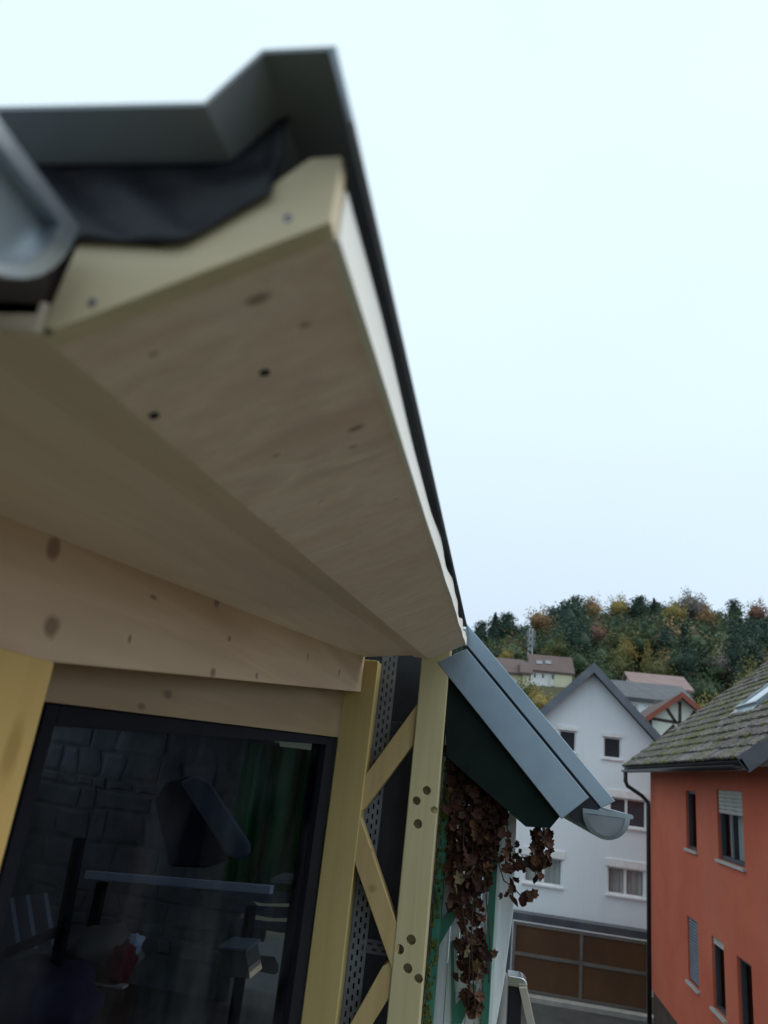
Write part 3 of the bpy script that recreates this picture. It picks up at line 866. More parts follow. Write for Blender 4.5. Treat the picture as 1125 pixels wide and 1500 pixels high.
# ------------------------------------------------------------------ walls with window openings
def clip(poly, n, d):
    """keep the side n.p <= d of a 2-D polygon"""
    out = []
    for i in range(len(poly)):
        a, b = poly[i], poly[(i + 1) % len(poly)]
        da, db = n[0] * a[0] + n[1] * a[1] - d, n[0] * b[0] + n[1] * b[1] - d
        if da <= 0: out.append(a)
        if da * db < 0:
            t = da / (da - db); out.append((a[0] + (b[0] - a[0]) * t, a[1] + (b[1] - a[1]) * t))
    return out
def wall_panel(to3, u0, u1, v0, v1, holes, depth_vec, planes=()):
    """wall face in (u, v) with rectangular holes (ua, ub, va, vb), their reveals going in by depth_vec"""
    m = MB()
    us = sorted({u0, u1, *[h[0] for h in holes], *[h[1] for h in holes]}); vs = sorted({v0, v1, *[h[2] for h in holes], *[h[3] for h in holes]})
    for a, b in zip(us, us[1:]):
        for c, d in zip(vs, vs[1:]):
            mu, mv = (a + b) / 2, (c + d) / 2
            if any(h[0] < mu < h[1] and h[2] < mv < h[3] for h in holes): continue
            p = [(a, c), (b, c), (b, d), (a, d)]
            for n, dd in planes:
                p = clip(p, n, dd)
                if len(p) < 3: break
            if len(p) >= 3: m.poly(*[to3(*q) for q in p])
    dv = V(depth_vec)
    for (a, b, c, d) in holes:
        cs = [to3(a, c), to3(b, c), to3(b, d), to3(a, d)]
        for i in range(4):
            j = (i + 1) % 4; m.poly(cs[i], cs[j], cs[j] + dv, cs[i] + dv)
    return m

def window(par, to3, inward, hole, fr_mat, fw=.05, mullions=(), curtain=None, dep=.12, shutter=0.0, shutter_mat=None, sill=None, open_tilt=0, dark=None):
    """frame with pane, curtain, roller shutter slats and sill as its sub-parts"""
    a, b, c, d = hole; iv = V(inward)
    def P_(u, v, k): return to3(u, v) + iv * k
    def bx(m, ua, ub, va, vb, k0, k1):
        m.prism([P_(ua, va, k0), P_(ub, va, k0), P_(ub, vb, k0), P_(ua, vb, k0)], iv * (k1 - k0))
    top = d - shutter * (d - c)
    m = MB(); k0, k1 = dep - .07, dep
    bx(m, a + .001, a + fw, c + .001, d - .001, k0, k1); bx(m, b - fw, b - .001, c + .001, d - .001, k0, k1)
    bx(m, a + fw, b - fw, c + .001, c + fw, k0, k1); bx(m, a + fw, b - fw, d - fw, d - .001, k0, k1)
    for q in mullions:
        u = a + (b - a) * q; bx(m, u - fw * .75, u + fw * .75, c + fw, d - fw, k0 - .008, k1)
    w = m.build('window', fr_mat, par)
    m = MB(); m.poly(P_(a + fw * .5, c + fw * .5, dep - .02), P_(b - fw * .5, c + fw * .5, dep - .02), P_(b - fw * .5, d - fw * .5, dep - .02), P_(a + fw * .5, d - fw * .5, dep - .02))
    m.build('pane', M['housepane'] if curtain else (dark or M['dark_glass']), w)
    if curtain:
        m = MB(); n = 30
        for v in (c + .02, d - .02):
            for i in range(n + 1): m.v.append(P_(a + .03 + (b - a - .06) * i / n, v, dep + .10 + .025 * math.sin(i * 1.25)))
        for i in range(n): m.f.append([i, i + 1, n + 2 + i, n + 1 + i])
        m.build('curtain', curtain, w, smooth=True)
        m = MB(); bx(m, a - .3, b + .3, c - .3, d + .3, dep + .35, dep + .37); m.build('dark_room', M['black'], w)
    if shutter > 0:
        nsl = max(3, int((d - top) / .055)); hsl = (d - top) / nsl
        for i in range(nsl):
            m = MB(); v0 = top + i * hsl
            rings = [[P_(u, v0 + .004, k0 - .012), P_(u, v0 + hsl * .5, k0 - .024), P_(u, v0 + hsl - .002, k0 - .014), P_(u, v0 + hsl - .002, k0 - .006), P_(u, v0 + .004, k0 - .006)] for u in (a + .012, b - .012)]
            m.loft(rings); m.build('slat', shutter_mat or M['white_plastic'], w)
    if sill is not None:
        m = MB(); bx(m, a - .05, b + .05, c - .05, c - .004, -.05, dep - .02); m.build('sill', sill, w)
    return w

def pane_mat():
    t = NT('house_window_pane')
    tr = t.node('ShaderNodeBsdfTransparent'); tr.inputs[0].default_value = (.8, .84, .85, 1)
    gl = t.node('ShaderNodeBsdfGlossy'); gl.inputs['Roughness'].default_value = .03
    mx = t.node('ShaderNodeMixShader'); mx.inputs[0].default_value = .10
    t.link(tr.outputs[0], mx.inputs[1]); t.link(gl.outputs[0], mx.inputs[2]); t.link(mx.outputs[0], t.out.inputs['Surface'])
    return t.m
M['housepane'] = pane_mat()

# ------------------------------------------------------------------ white house
HY = 23.0
apex = aty(868, 986, HY)
HWID = 4.7; eave_z = apex.z - HWID * 1.01
wh = thing('white_house', (apex.x, HY + 4, 0), 'white rendered gable house with dark roof edges behind the brown gate', 'house')
t3 = lambda u, v: V((u, HY, v))
def rect(px0, px1, py0, py1, y):
    """photo rectangle (its centre line sizes) -> (u0, u1, v0, v1) on the wall at y"""
    cx_, cy_ = (px0 + px1) / 2, (py0 + py1) / 2
    l, r = aty(px0, cy_ - .069 * (px1 - px0), y), aty(px1, cy_ + .069 * (px1 - px0), y)
    t, b = aty(cx_, py0, y), aty(cx_, py1, y)
    return (l.x, r.x, b.z, t.z)
wrects = {'al': rect(819, 844, 1070, 1101, HY), 'ar': rect(884, 910, 1080, 1111, HY), 'u': rect(893, 947, 1170, 1212, HY), 'l': rect(890, 945, 1272, 1313, HY), 'll': rect(768, 824, 1255, 1296, HY)}
k = 1.01
pl = [((1 / 1, 1 / k), apex.x + apex.z / k), ((-1, 1 / k), -apex.x + apex.z / k)]
wall = wall_panel(t3, apex.x - HWID, apex.x + HWID, 0, apex.z, list(wrects.values()), (0, .22, 0), pl)
# side and back walls
xl, xr_ = apex.x - HWID, apex.x + HWID
wall.poly((xl, HY, 0), (xl, HY + 10, 0), (xl, HY + 10, eave_z), (xl, HY, eave_z))
wall.poly((xr_, HY, 0), (xr_, HY + 10, 0), (xr_, HY + 10, eave_z), (xr_, HY, eave_z))
wall.poly((xl, HY + 10, 0), (xr_, HY + 10, 0), (xr_, HY + 10, eave_z), (apex.x, HY + 10, apex.z), (xl, HY + 10, eave_z))
wall.build('wall', M['white_render'], wh)
for nm, mul, cur in (('al', (), None), ('ar', (), None), ('u', (.46,), None), ('l', (.48,), M['curtain']), ('ll', (.5,), M['curtain'])):
    h = wrects[nm]
    w = window(wh, t3, (0, 1, 0), h, M['white_plastic'], .045, mul, cur, .14, sill=M['white_plastic'], shutter=0)
    m = MB(); m.box((h[0] - .06, HY - .03, h[3] + .004), (h[1] + .06, HY + .1, h[3] + (.12 if nm[0] == 'a' else .20))); m.build('shutter_box', M['white_plastic'], w)
    if nm in ('al', 'ar'):
        n = 12
        for i in range(n):
            z0 = h[2] + .045 + (h[3] - h[2] - .09) * i / n; z1 = z0 + (h[3] - h[2] - .09) / n
            m = MB(); m.prism([(h[0] + .045, HY + .06, z0 + .004), (h[0] + .045, HY + .05, z1 - .01), (h[0] + .045, HY + .062, z1)], (h[1] - h[0] - .09, 0, 0)); m.build('slat', M['anthracite'], w)
rt = .22
for sgn in (-1, 1):
    ov = .35
    ex = apex.x + sgn * (HWID + ov); ez = apex.z - (HWID + ov) * k
    m = MB(); m.prism([(apex.x, HY - .32, apex.z + .02), (ex, HY - .32, ez + .02), (ex, HY - .32, ez + .02 + rt), (apex.x, HY - .32, apex.z + .02 + rt)], (0, 10.7, 0))
    rf = m.build('roof', M['slate'], wh)
    m = MB(); m.prism([(apex.x, HY - .35, apex.z - .02), (ex, HY - .35, ez - .02), (ex, HY - .35, ez + rt + .06), (apex.x, HY - .35, apex.z + rt + .06)], (0, .028, 0)); m.build('barge_board', M['slate_trim'], rf)

# ------------------------------------------------------------------ brown gate and beam above it
GY = 21.0
gate = thing('yard_gate', (2.5, GY, 0), 'wide brown panelled gate in a grey metal frame below the white house', 'gate')
g0, g1 = aty(752, 1352, GY), aty(951, 1376, GY)
gx0, gx1 = g0.x, g1.x; gz1 = (g0.z + g1.z) / 2; gz0 = .08
gm = aty(851, 1412, GY).x; gmz = aty(850, 1411, GY).z
fwid = .075
m = MB()
for x in (gx0, gm - fwid / 2, gx1 - fwid):
    m = MB(); m.box((x, GY - .04, gz0), (x + fwid, GY + .02, gz1)); m.build('upright', M['gate_frame'], gate, .004)
for z in (gz0, gmz - fwid / 2, gz1 - fwid):
    for a, b in ((gx0 + fwid, gm - fwid / 2), (gm + fwid / 2, gx1 - fwid)):
        m = MB(); m.box((a, GY - .037, z), (b, GY + .018, z + fwid)); m.build('rail', M['gate_frame'], gate, .004)
for a, b in ((gx0 + fwid, gm - fwid / 2), (gm + fwid / 2, gx1 - fwid)):
    for c, d in ((gz0 + fwid, gmz - fwid / 2), (gmz + fwid / 2, gz1 - fwid)):
        m = MB(); m.box((a, GY - .006, c), (b, GY + .006, d)); m.build('panel', M['gate_brown'], gate)
m = MB(); m.box((gx0 - .35, GY + .05, gz1 + .02), (5.2, GY + .5, gz1 + .19)); 
m.box((gx0 - .22, GY + .06, 0), (gx0 - .02, GY + .4, gz1 + .02)); m.build('portal', M['slate'], gate)
m = MB(); m.box((gx0 + .2, GY - .45, 0), (gx1 + .1, GY - .15, .11)); tag(m.build('kerb', M['concrete']), kind='structure')

# ------------------------------------------------------------------ red house with mossy roof
XR = 4.018
YR0, YR1 = 11.75, 20.0
red = thing('red_house', (7.5, 16, 0), 'red rendered house with a mossy tiled roof and dark framed windows', 'house')
tx = lambda u, v: V((XR, u, v))                 # u runs along y, v is height
def rrect(pts):
    P4 = [atx(px, py, XR) for px, py in pts]    # TL, TR, BR, BL as seen: left = far
    return ((P4[1].y + P4[2].y) / 2, (P4[0].y + P4[3].y) / 2, (P4[2].z + P4[3].z) / 2, (P4[0].z + P4[1].z) / 2)
rw = [rrect([(1004, 1157), (1020, 1160), (1020, 1248), (1006, 1241)]),
      rrect([(1050, 1157), (1088, 1159), (1090, 1272), (1052, 1257)]),
      rrect([(1007, 1341), (1022, 1351), (1024, 1452), (1008, 1434)]),
      rrect([(1042, 1367), (1062, 1386), (1062, 1492), (1045, 1475)]),
      rrect([(1080, 1399), (1104, 1418), (1104, 1560), (1083, 1530)])]
rw[4] = (rw[4][0], rw[4][1], CAM.z - 3.5, rw[4][3]); rw[2] = (rw[2][0], rw[2][1], rw[2][2], rw[2][3])
ETOP = CAM.z + .96
wm = wall_panel(tx, YR0, YR1, .80, ETOP, rw, (.14, 0, 0))
for y in (YR0, YR1):
    wm.poly((XR, y, .8), (XR + 9, y, .8), (XR + 9, y, 5.7), (XR + 4.5, y, 9.4), (XR, y, 5.7))
wm.poly((XR + 9, YR0, .8), (XR + 9, YR1, .8), (XR + 9, YR1, 5.7), (XR + 9, YR0, 5.7))
wm.build('wall', M['red'], red)
m = MB(); m.box((XR + .03, YR0 + .03, 0), (XR + 8.97, YR1 - .03, .80)); m.build('plinth', M['plinth'], red)
spec = [dict(fr=M['anthracite'], fw=.05, mul=(), cur=None, sh=0, dg=M['curtain']),
        dict(fr=M['anthracite'], fw=.07, mul=(.5,), cur=M['curtain'], sh=.34, dg=None),
        dict(fr=M['anthracite'], fw=.04, mul=(), cur=None, sh=.97, dg=None),
        dict(fr=M['anthracite'], fw=.05, mul=(), cur=M['curtain'], sh=.12, dg=None),
        dict(fr=M['anthracite'], fw=.05, mul=(), cur=M['curtain'], sh=0, dg=None)]
for h, s in zip(rw, spec):
    w = window(red, tx, (1, 0, 0), h, s['fr'], s['fw'], s['mul'], s['cur'] or M['curtain'], .12, s['sh'], M['slate_trim'] if s['sh'] > .9 else M['sill'], M['sill'])
# the sash of the lowest window stands tilted inwards
# roof plane
E0 = aty(914, 1122, 20.3); xe, ze = E0.x, E0.z
RY0, RY1 = 11.15, 20.32
SL = R(39.5)
sdir = V((math.cos(SL), 0, math.sin(SL))); rn = V((-math.sin(SL), 0, math.cos(SL)))
def rp(y, s, h=0): return V((xe, y, ze)) + sdir * s + rn * h
RLEN = 7.4
m = MB(); m.prism([rp(RY0 + .04, .03, -.10), rp(RY1 - .04, .03, -.10), rp(RY1 - .04, RLEN, -.10), rp(RY0 + .04, RLEN, -.10)], rn * .085)
rdeck = m.build('roof', M['timber_dark'], red)
m = MB(); rid = rp(0, RLEN)
m.prism([V((rid.x, RY0, rid.z - .1)), V((rid.x, RY1, rid.z - .1)), V((rid.x + 6.2, RY1, rid.z - 5.2)), V((rid.x + 6.2, RY0, rid.z - 5.2))], V((.05, 0, .1))); m.build('roof', M['slate'], red)
m = MB(); m.prism([rp(RY0, -.02, -.22), rp(RY0, RLEN, -.22), rp(RY0, RLEN, .02), rp(RY0, -.02, .02)], (0, .035, 0)); m.build('barge_board', M['slate'], red)
m = MB(); m.prism([rp(RY0, .0, -.20), rp(RY0, .02, -.02), rp(RY0, -.03, -.02), rp(RY0, -.05, -.16)], (0, RY1 - RY0, 0)); m.build('fascia', M['pipe'], red)
m = MB(); m.prism([V((xe + .03, RY0 + .04, ze - .13)), V((XR + .02, RY0 + .04, ze - .13 + .1)), V((XR + .02, RY0 + .04, ze - .02 + .2)), V((xe + .03, RY0 + .04, ze - .11))], (0, RY1 - RY0 - .08, 0)); m.build('soffit', M['timber_dark'], red)
m, prof = halfround(rp(RY0 + .02, -.07, -.075), rp(RY1, -.07, -.075), .062)
gu = m.build('gutter', M['pipe'], red, smooth=True); so = gu.modifiers.new('gauge', 'SOLIDIFY'); so.thickness = .004
# downpipe swan neck then down the far corner
c0 = rp(RY1 - .25, -.07, -.13)
px_ = aty(949.5, 1160, 20.08)
m = MB(); yd_ = 20.07
m.tube([V((xe + .0, yd_, c0.z + .03)), V((xe + .0, yd_, c0.z - .22)), V((xe + .05, yd_, c0.z - .33)), V((xe + .40, yd_, c0.z - .52)), V((px_.x, yd_, c0.z - .66)), V((px_.x, yd_, c0.z - .8)), V((px_.x, yd_, .1))], .052, 10)
m.build('downpipe', M['pipe'], red, smooth=True)
# tiles
TW, TH = .262, .30
def tile_mesh():
    m = MB(); n = 6; ring0, ring1 = [], []
    top0, top1, bot0, bot1 = [], [], [], []
    for i in range(n + 1):
        u = i / n; h = .014 * math.sin(u * math.pi * 2) ** 2 + (.010 if u > .82 else 0)
        y = (u - .5) * (TW - .006)
        top0.append(V((0, y, .045 + h * 1.3))); top1.append(V((TH + .03, y, .016 + h)))
    pts = [p for p in top0] + [p + V((0, 0, -.032)) for p in reversed(top0)]
    pts2 = [p for p in top1] + [p + V((0, 0, -.014)) for p in reversed(top1)]
    m.loft([pts, pts2]); return m
tm = tile_mesh(); tme = bpy.data.meshes.new('tile'); tme.from_pydata(tm.v, [], tm.f); 
bm = bmesh.new(); bm.from_mesh(tme); bmesh.ops.recalc_face_normals(bm, faces=bm.faces); bm.to_mesh(tme); bm.free(); tme.materials.append(M['tile'])
ncol = int((RY1 - RY0) / TW); nrow = int((RLEN - .05) / TH)
spots = []
def in_sky_light(y, s): return SKY[0] < y < SKY[1] and SKY[2] < s < SKY[3]
pl0 = atplane(1079, 1041, V((xe, 0, ze)), rn); 
def rs_(px, py):
    p = atplane(px, py, V((xe, 0, ze)), rn); return p.y, (p - V((xe, p.y, ze))).dot(sdir)
sa, sb, sc_, sd_ = rs_(1082, 1043), rs_(1128, 1012), rs_(1125, 1046), rs_(1060, 1040)
SKY = (sa[0] - 1.15, sa[0], sa[1], sa[1] + 1.15)
rt_ = random.Random(4)
for r in range(nrow):
    for c in range(ncol):
        y = RY0 + TW * (c + .5); s = TH * r - .03
        if SKY[0] - .1 < y < SKY[1] + .1 and SKY[2] - .2 < s < SKY[3] + .05: continue
        p = rp(y, s + TH / 2); q_ = proj(p)
        vis = -20 < q_[0] < 1150
        spots.append((0 if vis else 1, (p - CAM).length, y, s))
spots.sort()
baseM = Matrix((sdir, V((0, 1, 0)), rn)).transposed()
rest = MB()
rorg = ORG[rdeck.name]
for i, (vis, d, y, s) in enumerate(spots):
    jit = Euler((rt_.gauss(0, .028), rt_.gauss(0, .022), rt_.gauss(0, .022))).to_matrix()
    loc = rp(y + rt_.gauss(0, .003), s + rt_.gauss(0, .006), rt_.uniform(-.002, .007) - .012)
    if i < 300:
        o = bpy.data.objects.new('tile', tme); COL.objects.link(o); o.parent = rdeck
        o.location = loc - rorg; o.rotation_euler = (baseM @ jit).to_euler()
    else:
        n0 = len(rest.v); mm = baseM @ jit
        rest.v += [loc + mm @ p for p in tm.v]; rest.f += [[k_ + n0 for k_ in f] for f in tm.f]
tag(rest.build('roof_tiles', M['tile'], rdeck), kind='stuff')
# moss cushions lodged at the tile steps
m = MB(); rm = random.Random(9)
for kx in range(1000):
    y = rm.uniform(RY0 + .1, RY1 - .1); r = rm.randrange(0, nrow); s = r * TH + rm.uniform(-.05, .03)
    if rm.random() > .35 + .65 * (math.sin(y * 1.3) * math.sin(s * 2 + 1) > -.1) * (y > 13.5): continue
    if SKY[0] - .1 < y < SKY[1] + .1 and SKY[2] - .2 < s < SKY[3] + .05: continue
    c = rp(y, max(0, s), .022); k2 = rm.uniform(.025, .075); f = rm.uniform(.6, 1.6)
    rg_ = lambda rr, h: [c + sdir * math.cos(a) * rr + V((0, 1, 0)) * math.sin(a) * rr * f + rn * h for a in (0, 1.05, 2.09, 3.14, 4.19, 5.24)]
    m.loft([rg_(k2, -.012), rg_(k2 * .85, k2 * .3), rg_(k2 * .35, k2 * .5)])
tag(m.build('moss', M['moss'], rdeck, smooth=True), kind='stuff')
# skylight
y0, y1, s0_, s1_ = SKY
m = MB(); fwk = .07
for a, b, c, d in ((y0, y1, s0_, s0_ + fwk), (y0, y1, s1_ - fwk, s1_), (y0, y0 + fwk, s0_ + fwk, s1_ - fwk), (y1 - fwk, y1, s0_ + fwk, s1_ - fwk)):
    m.prism([rp(a, c, .0), rp(b, c, .0), rp(b, d, .0), rp(a, d, .0)], rn * .11)
sky_f = m.build('skylight', M['zinc_dark'], red, .005)
m = MB(); m.prism([rp(y0 + fwk, s0_ + fwk, .08), rp(y1 - fwk, s0_ + fwk, .08), rp(y1 - fwk, s1_ - fwk, .08), rp(y0 + fwk, s1_ - fwk, .08)], rn * .01); m.build('pane', plain('skylight_glass', (.35, .4, .42), .06, .85), sky_f)
m = MB(); m.prism([rp(y0 - .08, s0_ - .16, .03), rp(y1 + .12, s0_ - .16, .03), rp(y1 + .12, s0_, .05), rp(y0 - .08, s0_, .05)], rn * .006)
m.prism([rp(y1, s0_, .05), rp(y1 + .12, s0_, .05), rp(y1 + .12, s1_, .05), rp(y1, s1_, .05)], rn * .006); m.build('flashing', M['zinc_dark'], sky_f)

# ------------------------------------------------------------------ houses on the slope
def prop_house(name, label, mats, p_l, p_r, y, depth, eave_px, ridge_px, base, axis='x', windows=(), skyl=(), ov=.4, split=None):
    """house whose eave wall faces the camera: p_l, p_r photo x of the wall ends, ridge runs along x"""
    wmat, rmat = mats
    xl, xr = aty(p_l, eave_px, y).x, aty(p_r, eave_px, y).x
    ez = aty((p_l + p_r) / 2, eave_px, y).z; rz = aty((p_l + p_r) / 2, ridge_px, y + depth / 2).z
    hs = thing(name, ((xl + xr) / 2, y + depth / 2, base), label, 'house')
    holes = [rect(*w, y) for w in windows]
    t = lambda u, v: V((u, y, v))
    m = wall_panel(t, xl, xr, base, ez, holes, (0, .3, 0))
    m.poly((xl, y, base), (xl, y, ez), (xl, y + depth / 2, rz), (xl, y + depth, ez), (xl, y + depth, base))
    m.poly((xr, y, base), (xr, y, ez), (xr, y + depth / 2, rz), (xr, y + depth, ez), (xr, y + depth, base))
    m.poly((xl, y + depth, base), (xr, y + depth, base), (xr, y + depth, ez), (xl, y + depth, ez))
    m.build('wall', wmat, hs)
    for h in holes:
        m = MB(); m.box((h[0], y + .2, h[2]), (h[1], y + .25, h[3])); wd = m.build('window', M['white_plastic'], hs)
        m = MB(); m.box((h[0] + .12, y + .18, h[2] + .12), (h[1] - .12, y + .197, h[3] - .12)); m.build('pane', M['dark_glass'], wd)
    sl = (rz - ez) / (depth / 2)
    for sg in (0, 1):
        ye = y - ov if sg == 0 else y + depth + ov
        m = MB(); m.prism([(xl - ov, ye, ez - ov * sl), (xr + ov, ye, ez - ov * sl), (xr + ov, y + depth / 2, rz), (xl - ov, y + depth / 2, rz)], (0, 0, .25)); rf = m.build('roof', rmat, hs)
        if sg == 0:
            for (px, py) in skyl:
                n_ = V((0, -sl, 1)).normalized(); p = atplane(px, py, V((xl, y, ez + .25)), n_)
                m = MB(); u = V((0, 1, sl)).normalized(); m.prism([p + V((-.45, 0, 0)) - u * .6, p + V((.45, 0, 0)) - u * .6, p + V((.45, 0, 0)) + u * .6, p + V((-.45, 0, 0)) + u * .6], n_ * .12); m.build('skylight', M['bead'], rf)
    return hs
H2 = prop_house('apartment_house', 'long white and yellow house with two roof windows below the hillside wood', (M['palewall'], M['brown_roof']), 778, 838, 112, 9, 984, 963, 13,
                windows=((781, 786, 986, 993), (793, 798, 987, 994), (807.5, 812.5, 987, 996), (781, 786, 1003, 1010), (793, 798, 1004, 1011), (807.5, 812.5, 1005, 1014)), skyl=((790, 971), (803, 971)))
a = aty(805, 985, 111.9); b = aty(838, 988, 111.9); zz = aty(820, 988, 111.9).z
m = MB(); m.box((a.x, 111.80, 13), (aty(806.8, 985, 111.9).x, 111.98, zz)); m.box((aty(813.2, 985, 111.9).x, 111.8, 13), (b.x, 111.98, zz)); m.build('yellow_bay', M['cream'], H2)
H1 = prop_house('cream_house', 'cream house with a brown roof in front of the long white and yellow house', (M['cream'], M['brown_roof']), 700, 765, 100, 9, 984, 966, 12)
g = prop_house('gable_annex', 'small cream annex with a steep gable beside the brown roofed cream house', (M['cream'], M['brown_roof']), 766, 776, 99, 6, 986, 972, 12)
H3 = prop_house('pink_roof_house', 'house with a long faded pink roof under the dark wood', (M['palewall'], M['pink_roof']), 930, 1010, 80, 8, 1009, 992, 8)
H4 = prop_house('dark_roof_house', 'white house with a dark grey roof below the faded pink roof', (M['white_render'], M['slate']), 906, 1010, 60, 8, 1027, 1006, 4, windows=((922, 935, 1031, 1043),))
# half timbered gable, its gable end to the camera
FY = 42.0
ap = aty(996, 1022, FY); le = aty(943, 1058, FY); re_ = aty(1030, 1046, FY)
fw_h = thing('half_timbered_house', (ap.x, FY + 4, 2), 'white half timbered gable with red barge boards behind the mossy roof', 'house')
hwid = max(ap.x - le.x, re_.x - ap.x); kk = (ap.z - le.z) / (ap.x - le.x)
lx, rx = ap.x - hwid, ap.x + hwid; lz = ap.z - hwid * kk
m = MB(); m.prism([(lx + .35, FY, 1), (rx - .35, FY, 1), (rx - .35, FY, lz + .35 * kk), (ap.x, FY, ap.z), (lx + .35, FY, lz + .35 * kk)], (0, 8, 0)); m.build('wall', mottled('cream_infill', (.62, .66, .58), (.7, .73, .66), .8, .9), fw_h)
for sg in (-1, 1):
    ex = ap.x + sg * (hwid + .2); ez = ap.z - (hwid + .2) * kk
    m = MB(); m.prism([(ap.x, FY - .5, ap.z), (ex, FY - .5, ez), (ex, FY - .5, ez + .22), (ap.x, FY - .5, ap.z + .22)], (0, 9, 0)); rf = m.build('roof', M['brown_roof'], fw_h)
    m = MB(); m.prism([(ap.x, FY - .56, ap.z - .06), (ex, FY - .56, ez - .06), (ex, FY - .56, ez + .26), (ap.x, FY - .56, ap.z + .26)], (0, .055, 0)); m.build('barge_board', M['red_trim'], rf)
def timber(p, q_, w=.16):
    a, b = aty(*p, FY - .03), aty(*q_, FY - .03); d = (b - a); n_ = V((-d.z, 0, d.x)).normalized() * w / 2
    m = MB(); m.prism([a - n_, b - n_, b + n_, a + n_], (0, .028, 0)); m.build('timber', M['timber_dark'], fw_h)
for p, q_ in (((996, 1028), (996, 1080)), ((953, 1052), (1001, 1060)), ((1001, 1060), (1018, 1062)), ((977, 1038), (990, 1058)), ((1018, 1042), (1006, 1060)), ((988, 1062), (962, 1088)), ((953, 1052), (953, 1090)), ((1012, 1064), (1030, 1085))): timber(p, q_)
# radio mast
mp_ = aty(776, 965, 150); mz = hill_z(mp_.x, 150)
mast = thing('radio_mast', (mp_.x, 150, mz), 'slim pale radio mast with panel aerials above the brown roofs', 'mast')
ztop = aty(776, 921, 150).z
m = MB()
for dx, dy in ((-.5, -.5), (.5, -.5), (.5, .5), (-.5, .5)): m.tube([(mp_.x + dx, 150 + dy, mz), (mp_.x + dx * .6, 150 + dy * .6, ztop)], .13, 6)
zz = mz
while zz < ztop - 1.5:
    for (a0, b0) in (((-.5, -.5), (.5, -.5)), ((.5, -.5), (-.5, -.5)), ((-.5, .5), (.5, .5)), ((-.5, -.5), (-.5, .5)), ((.5, .5), (.5, -.5))): m.tube([(mp_.x + a0[0] * .85, 150 + a0[1] * .85, zz), (mp_.x + b0[0] * .85, 150 + b0[1] * .85, zz + 1.4)], .07, 5)
    zz += 1.4
m.build('lattice', M['mast'], mast)
for dz in (.4, 2.3):
    for dx in (-.62, .62):
        m = MB(); m.box((mp_.x + dx - .26, 149.3, ztop - dz - 1.5), (mp_.x + dx + .26, 149.55, ztop - dz)); m.build('aerial', M['bead'], mast)

# ------------------------------------------------------------------ trees
def crown_verts(rs, h, w, kind, n, leaf):
    """leaf-sized faces through the crown's volume, in clumps"""
    vs, fs = [], []
    clumps = []
    # a lumpy inner mass of twigs and foliage that closes the crown
    nu, nv = 9, 6; b = len(vs); ph = rs.uniform(0, 6)
    for j in range(nv + 1):
        t = j / nv
        for i in range(nu):
            a = 6.2832 * i / nu; lob = 1 + .18 * math.sin(3 * a + ph + 4 * t) + rs.uniform(-.12, .12)
            if kind == 'conifer': r, z = w * .24 * (1 - t) ** .9 * min(1, t * 6 + .3), h * (.12 + .84 * t)
            elif kind == 'pine': r, z = w * .33 * math.sin(math.pi * (.12 + .84 * t)), h * (.52 + .42 * t)
            else: r, z = w * .36 * math.sin(math.pi * (.06 + .90 * t)), h * (.33 + .50 * t)
            vs.append(V((math.cos(a) * r * lob, math.sin(a) * r * lob, z + rs.uniform(-.02, .02) * h)))
    for j in range(nv):
        for i in range(nu): fs.append([b + j * nu + i, b + j * nu + (i + 1) % nu, b + (j + 1) * nu + (i + 1) % nu, b + (j + 1) * nu + i])
    if kind == 'conifer':
        for k_ in range(n // 7):
            u = rs.random() ** .8; z = h * (.10 + .9 * u); r = w * .5 * (1 - u) ** .85 * rs.uniform(.55, 1.1); a = rs.uniform(0, 6.28)
            clumps.append((V((math.cos(a) * r, math.sin(a) * r, z - r * .25)), .10 * w * (1.25 - u), .5))
    elif kind == 'pine':
        for k_ in range(n // 9):
            u = rs.random(); z = h * (.5 + .5 * u); r = w * .5 * math.sqrt(max(0, 1 - (2 * u - .9) ** 2 * .8)) * rs.uniform(.3, 1); a = rs.uniform(0, 6.28)
            clumps.append((V((math.cos(a) * r, math.sin(a) * r, z)), .13 * w, .55))
    else:
        for k_ in range(n // 9):
            d = V((rs.gauss(0, 1), rs.gauss(0, 1), rs.gauss(0, 1))).normalized() * rs.random() ** .4
            lob = 1 + .22 * math.sin(3 * math.atan2(d.y, d.x) + h) + .15 * math.sin(5 * d.z + w)
            clumps.append((V((d.x * w * .5 * lob, d.y * w * .5 * lob, h * .58 + d.z * h * .42 * lob)), .10 * w, .8))
    for (c, r, fl) in clumps:
        for k_ in range(7 if kind == 'conifer' else 9):
            g_ = lambda q: max(-1.5, min(1.5, rs.gauss(0, 1))) * q
            p = c + V((g_(r), g_(r), g_(r * fl)))
            s = leaf * rs.uniform(.6, 1.3)
            e_ = Euler((rs.uniform(-1.1, 1.1), rs.uniform(-1.1, 1.1), rs.uniform(0, 6.28))).to_matrix()
            b = len(vs)
            for q_ in ((-.5, -.35), (.55, -.3), (.5, .4), (-.35, .5)): vs.append(p + e_ @ V((q_[0] * s, q_[1] * s, 0)))
            fs.append([b, b + 1, b + 2, b + 3])
    return vs, fs
def tree_mesh(seed, h, w, kind, n, leaf):
    rs = random.Random(seed); vs, fs = crown_verts(rs, h, w, kind, n, leaf)
    me = bpy.data.meshes.new('crown'); me.from_pydata(vs, [], fs); me.materials.append(M['green_leaf']); me.polygons.foreach_set('use_smooth', [True] * len(fs)); return me
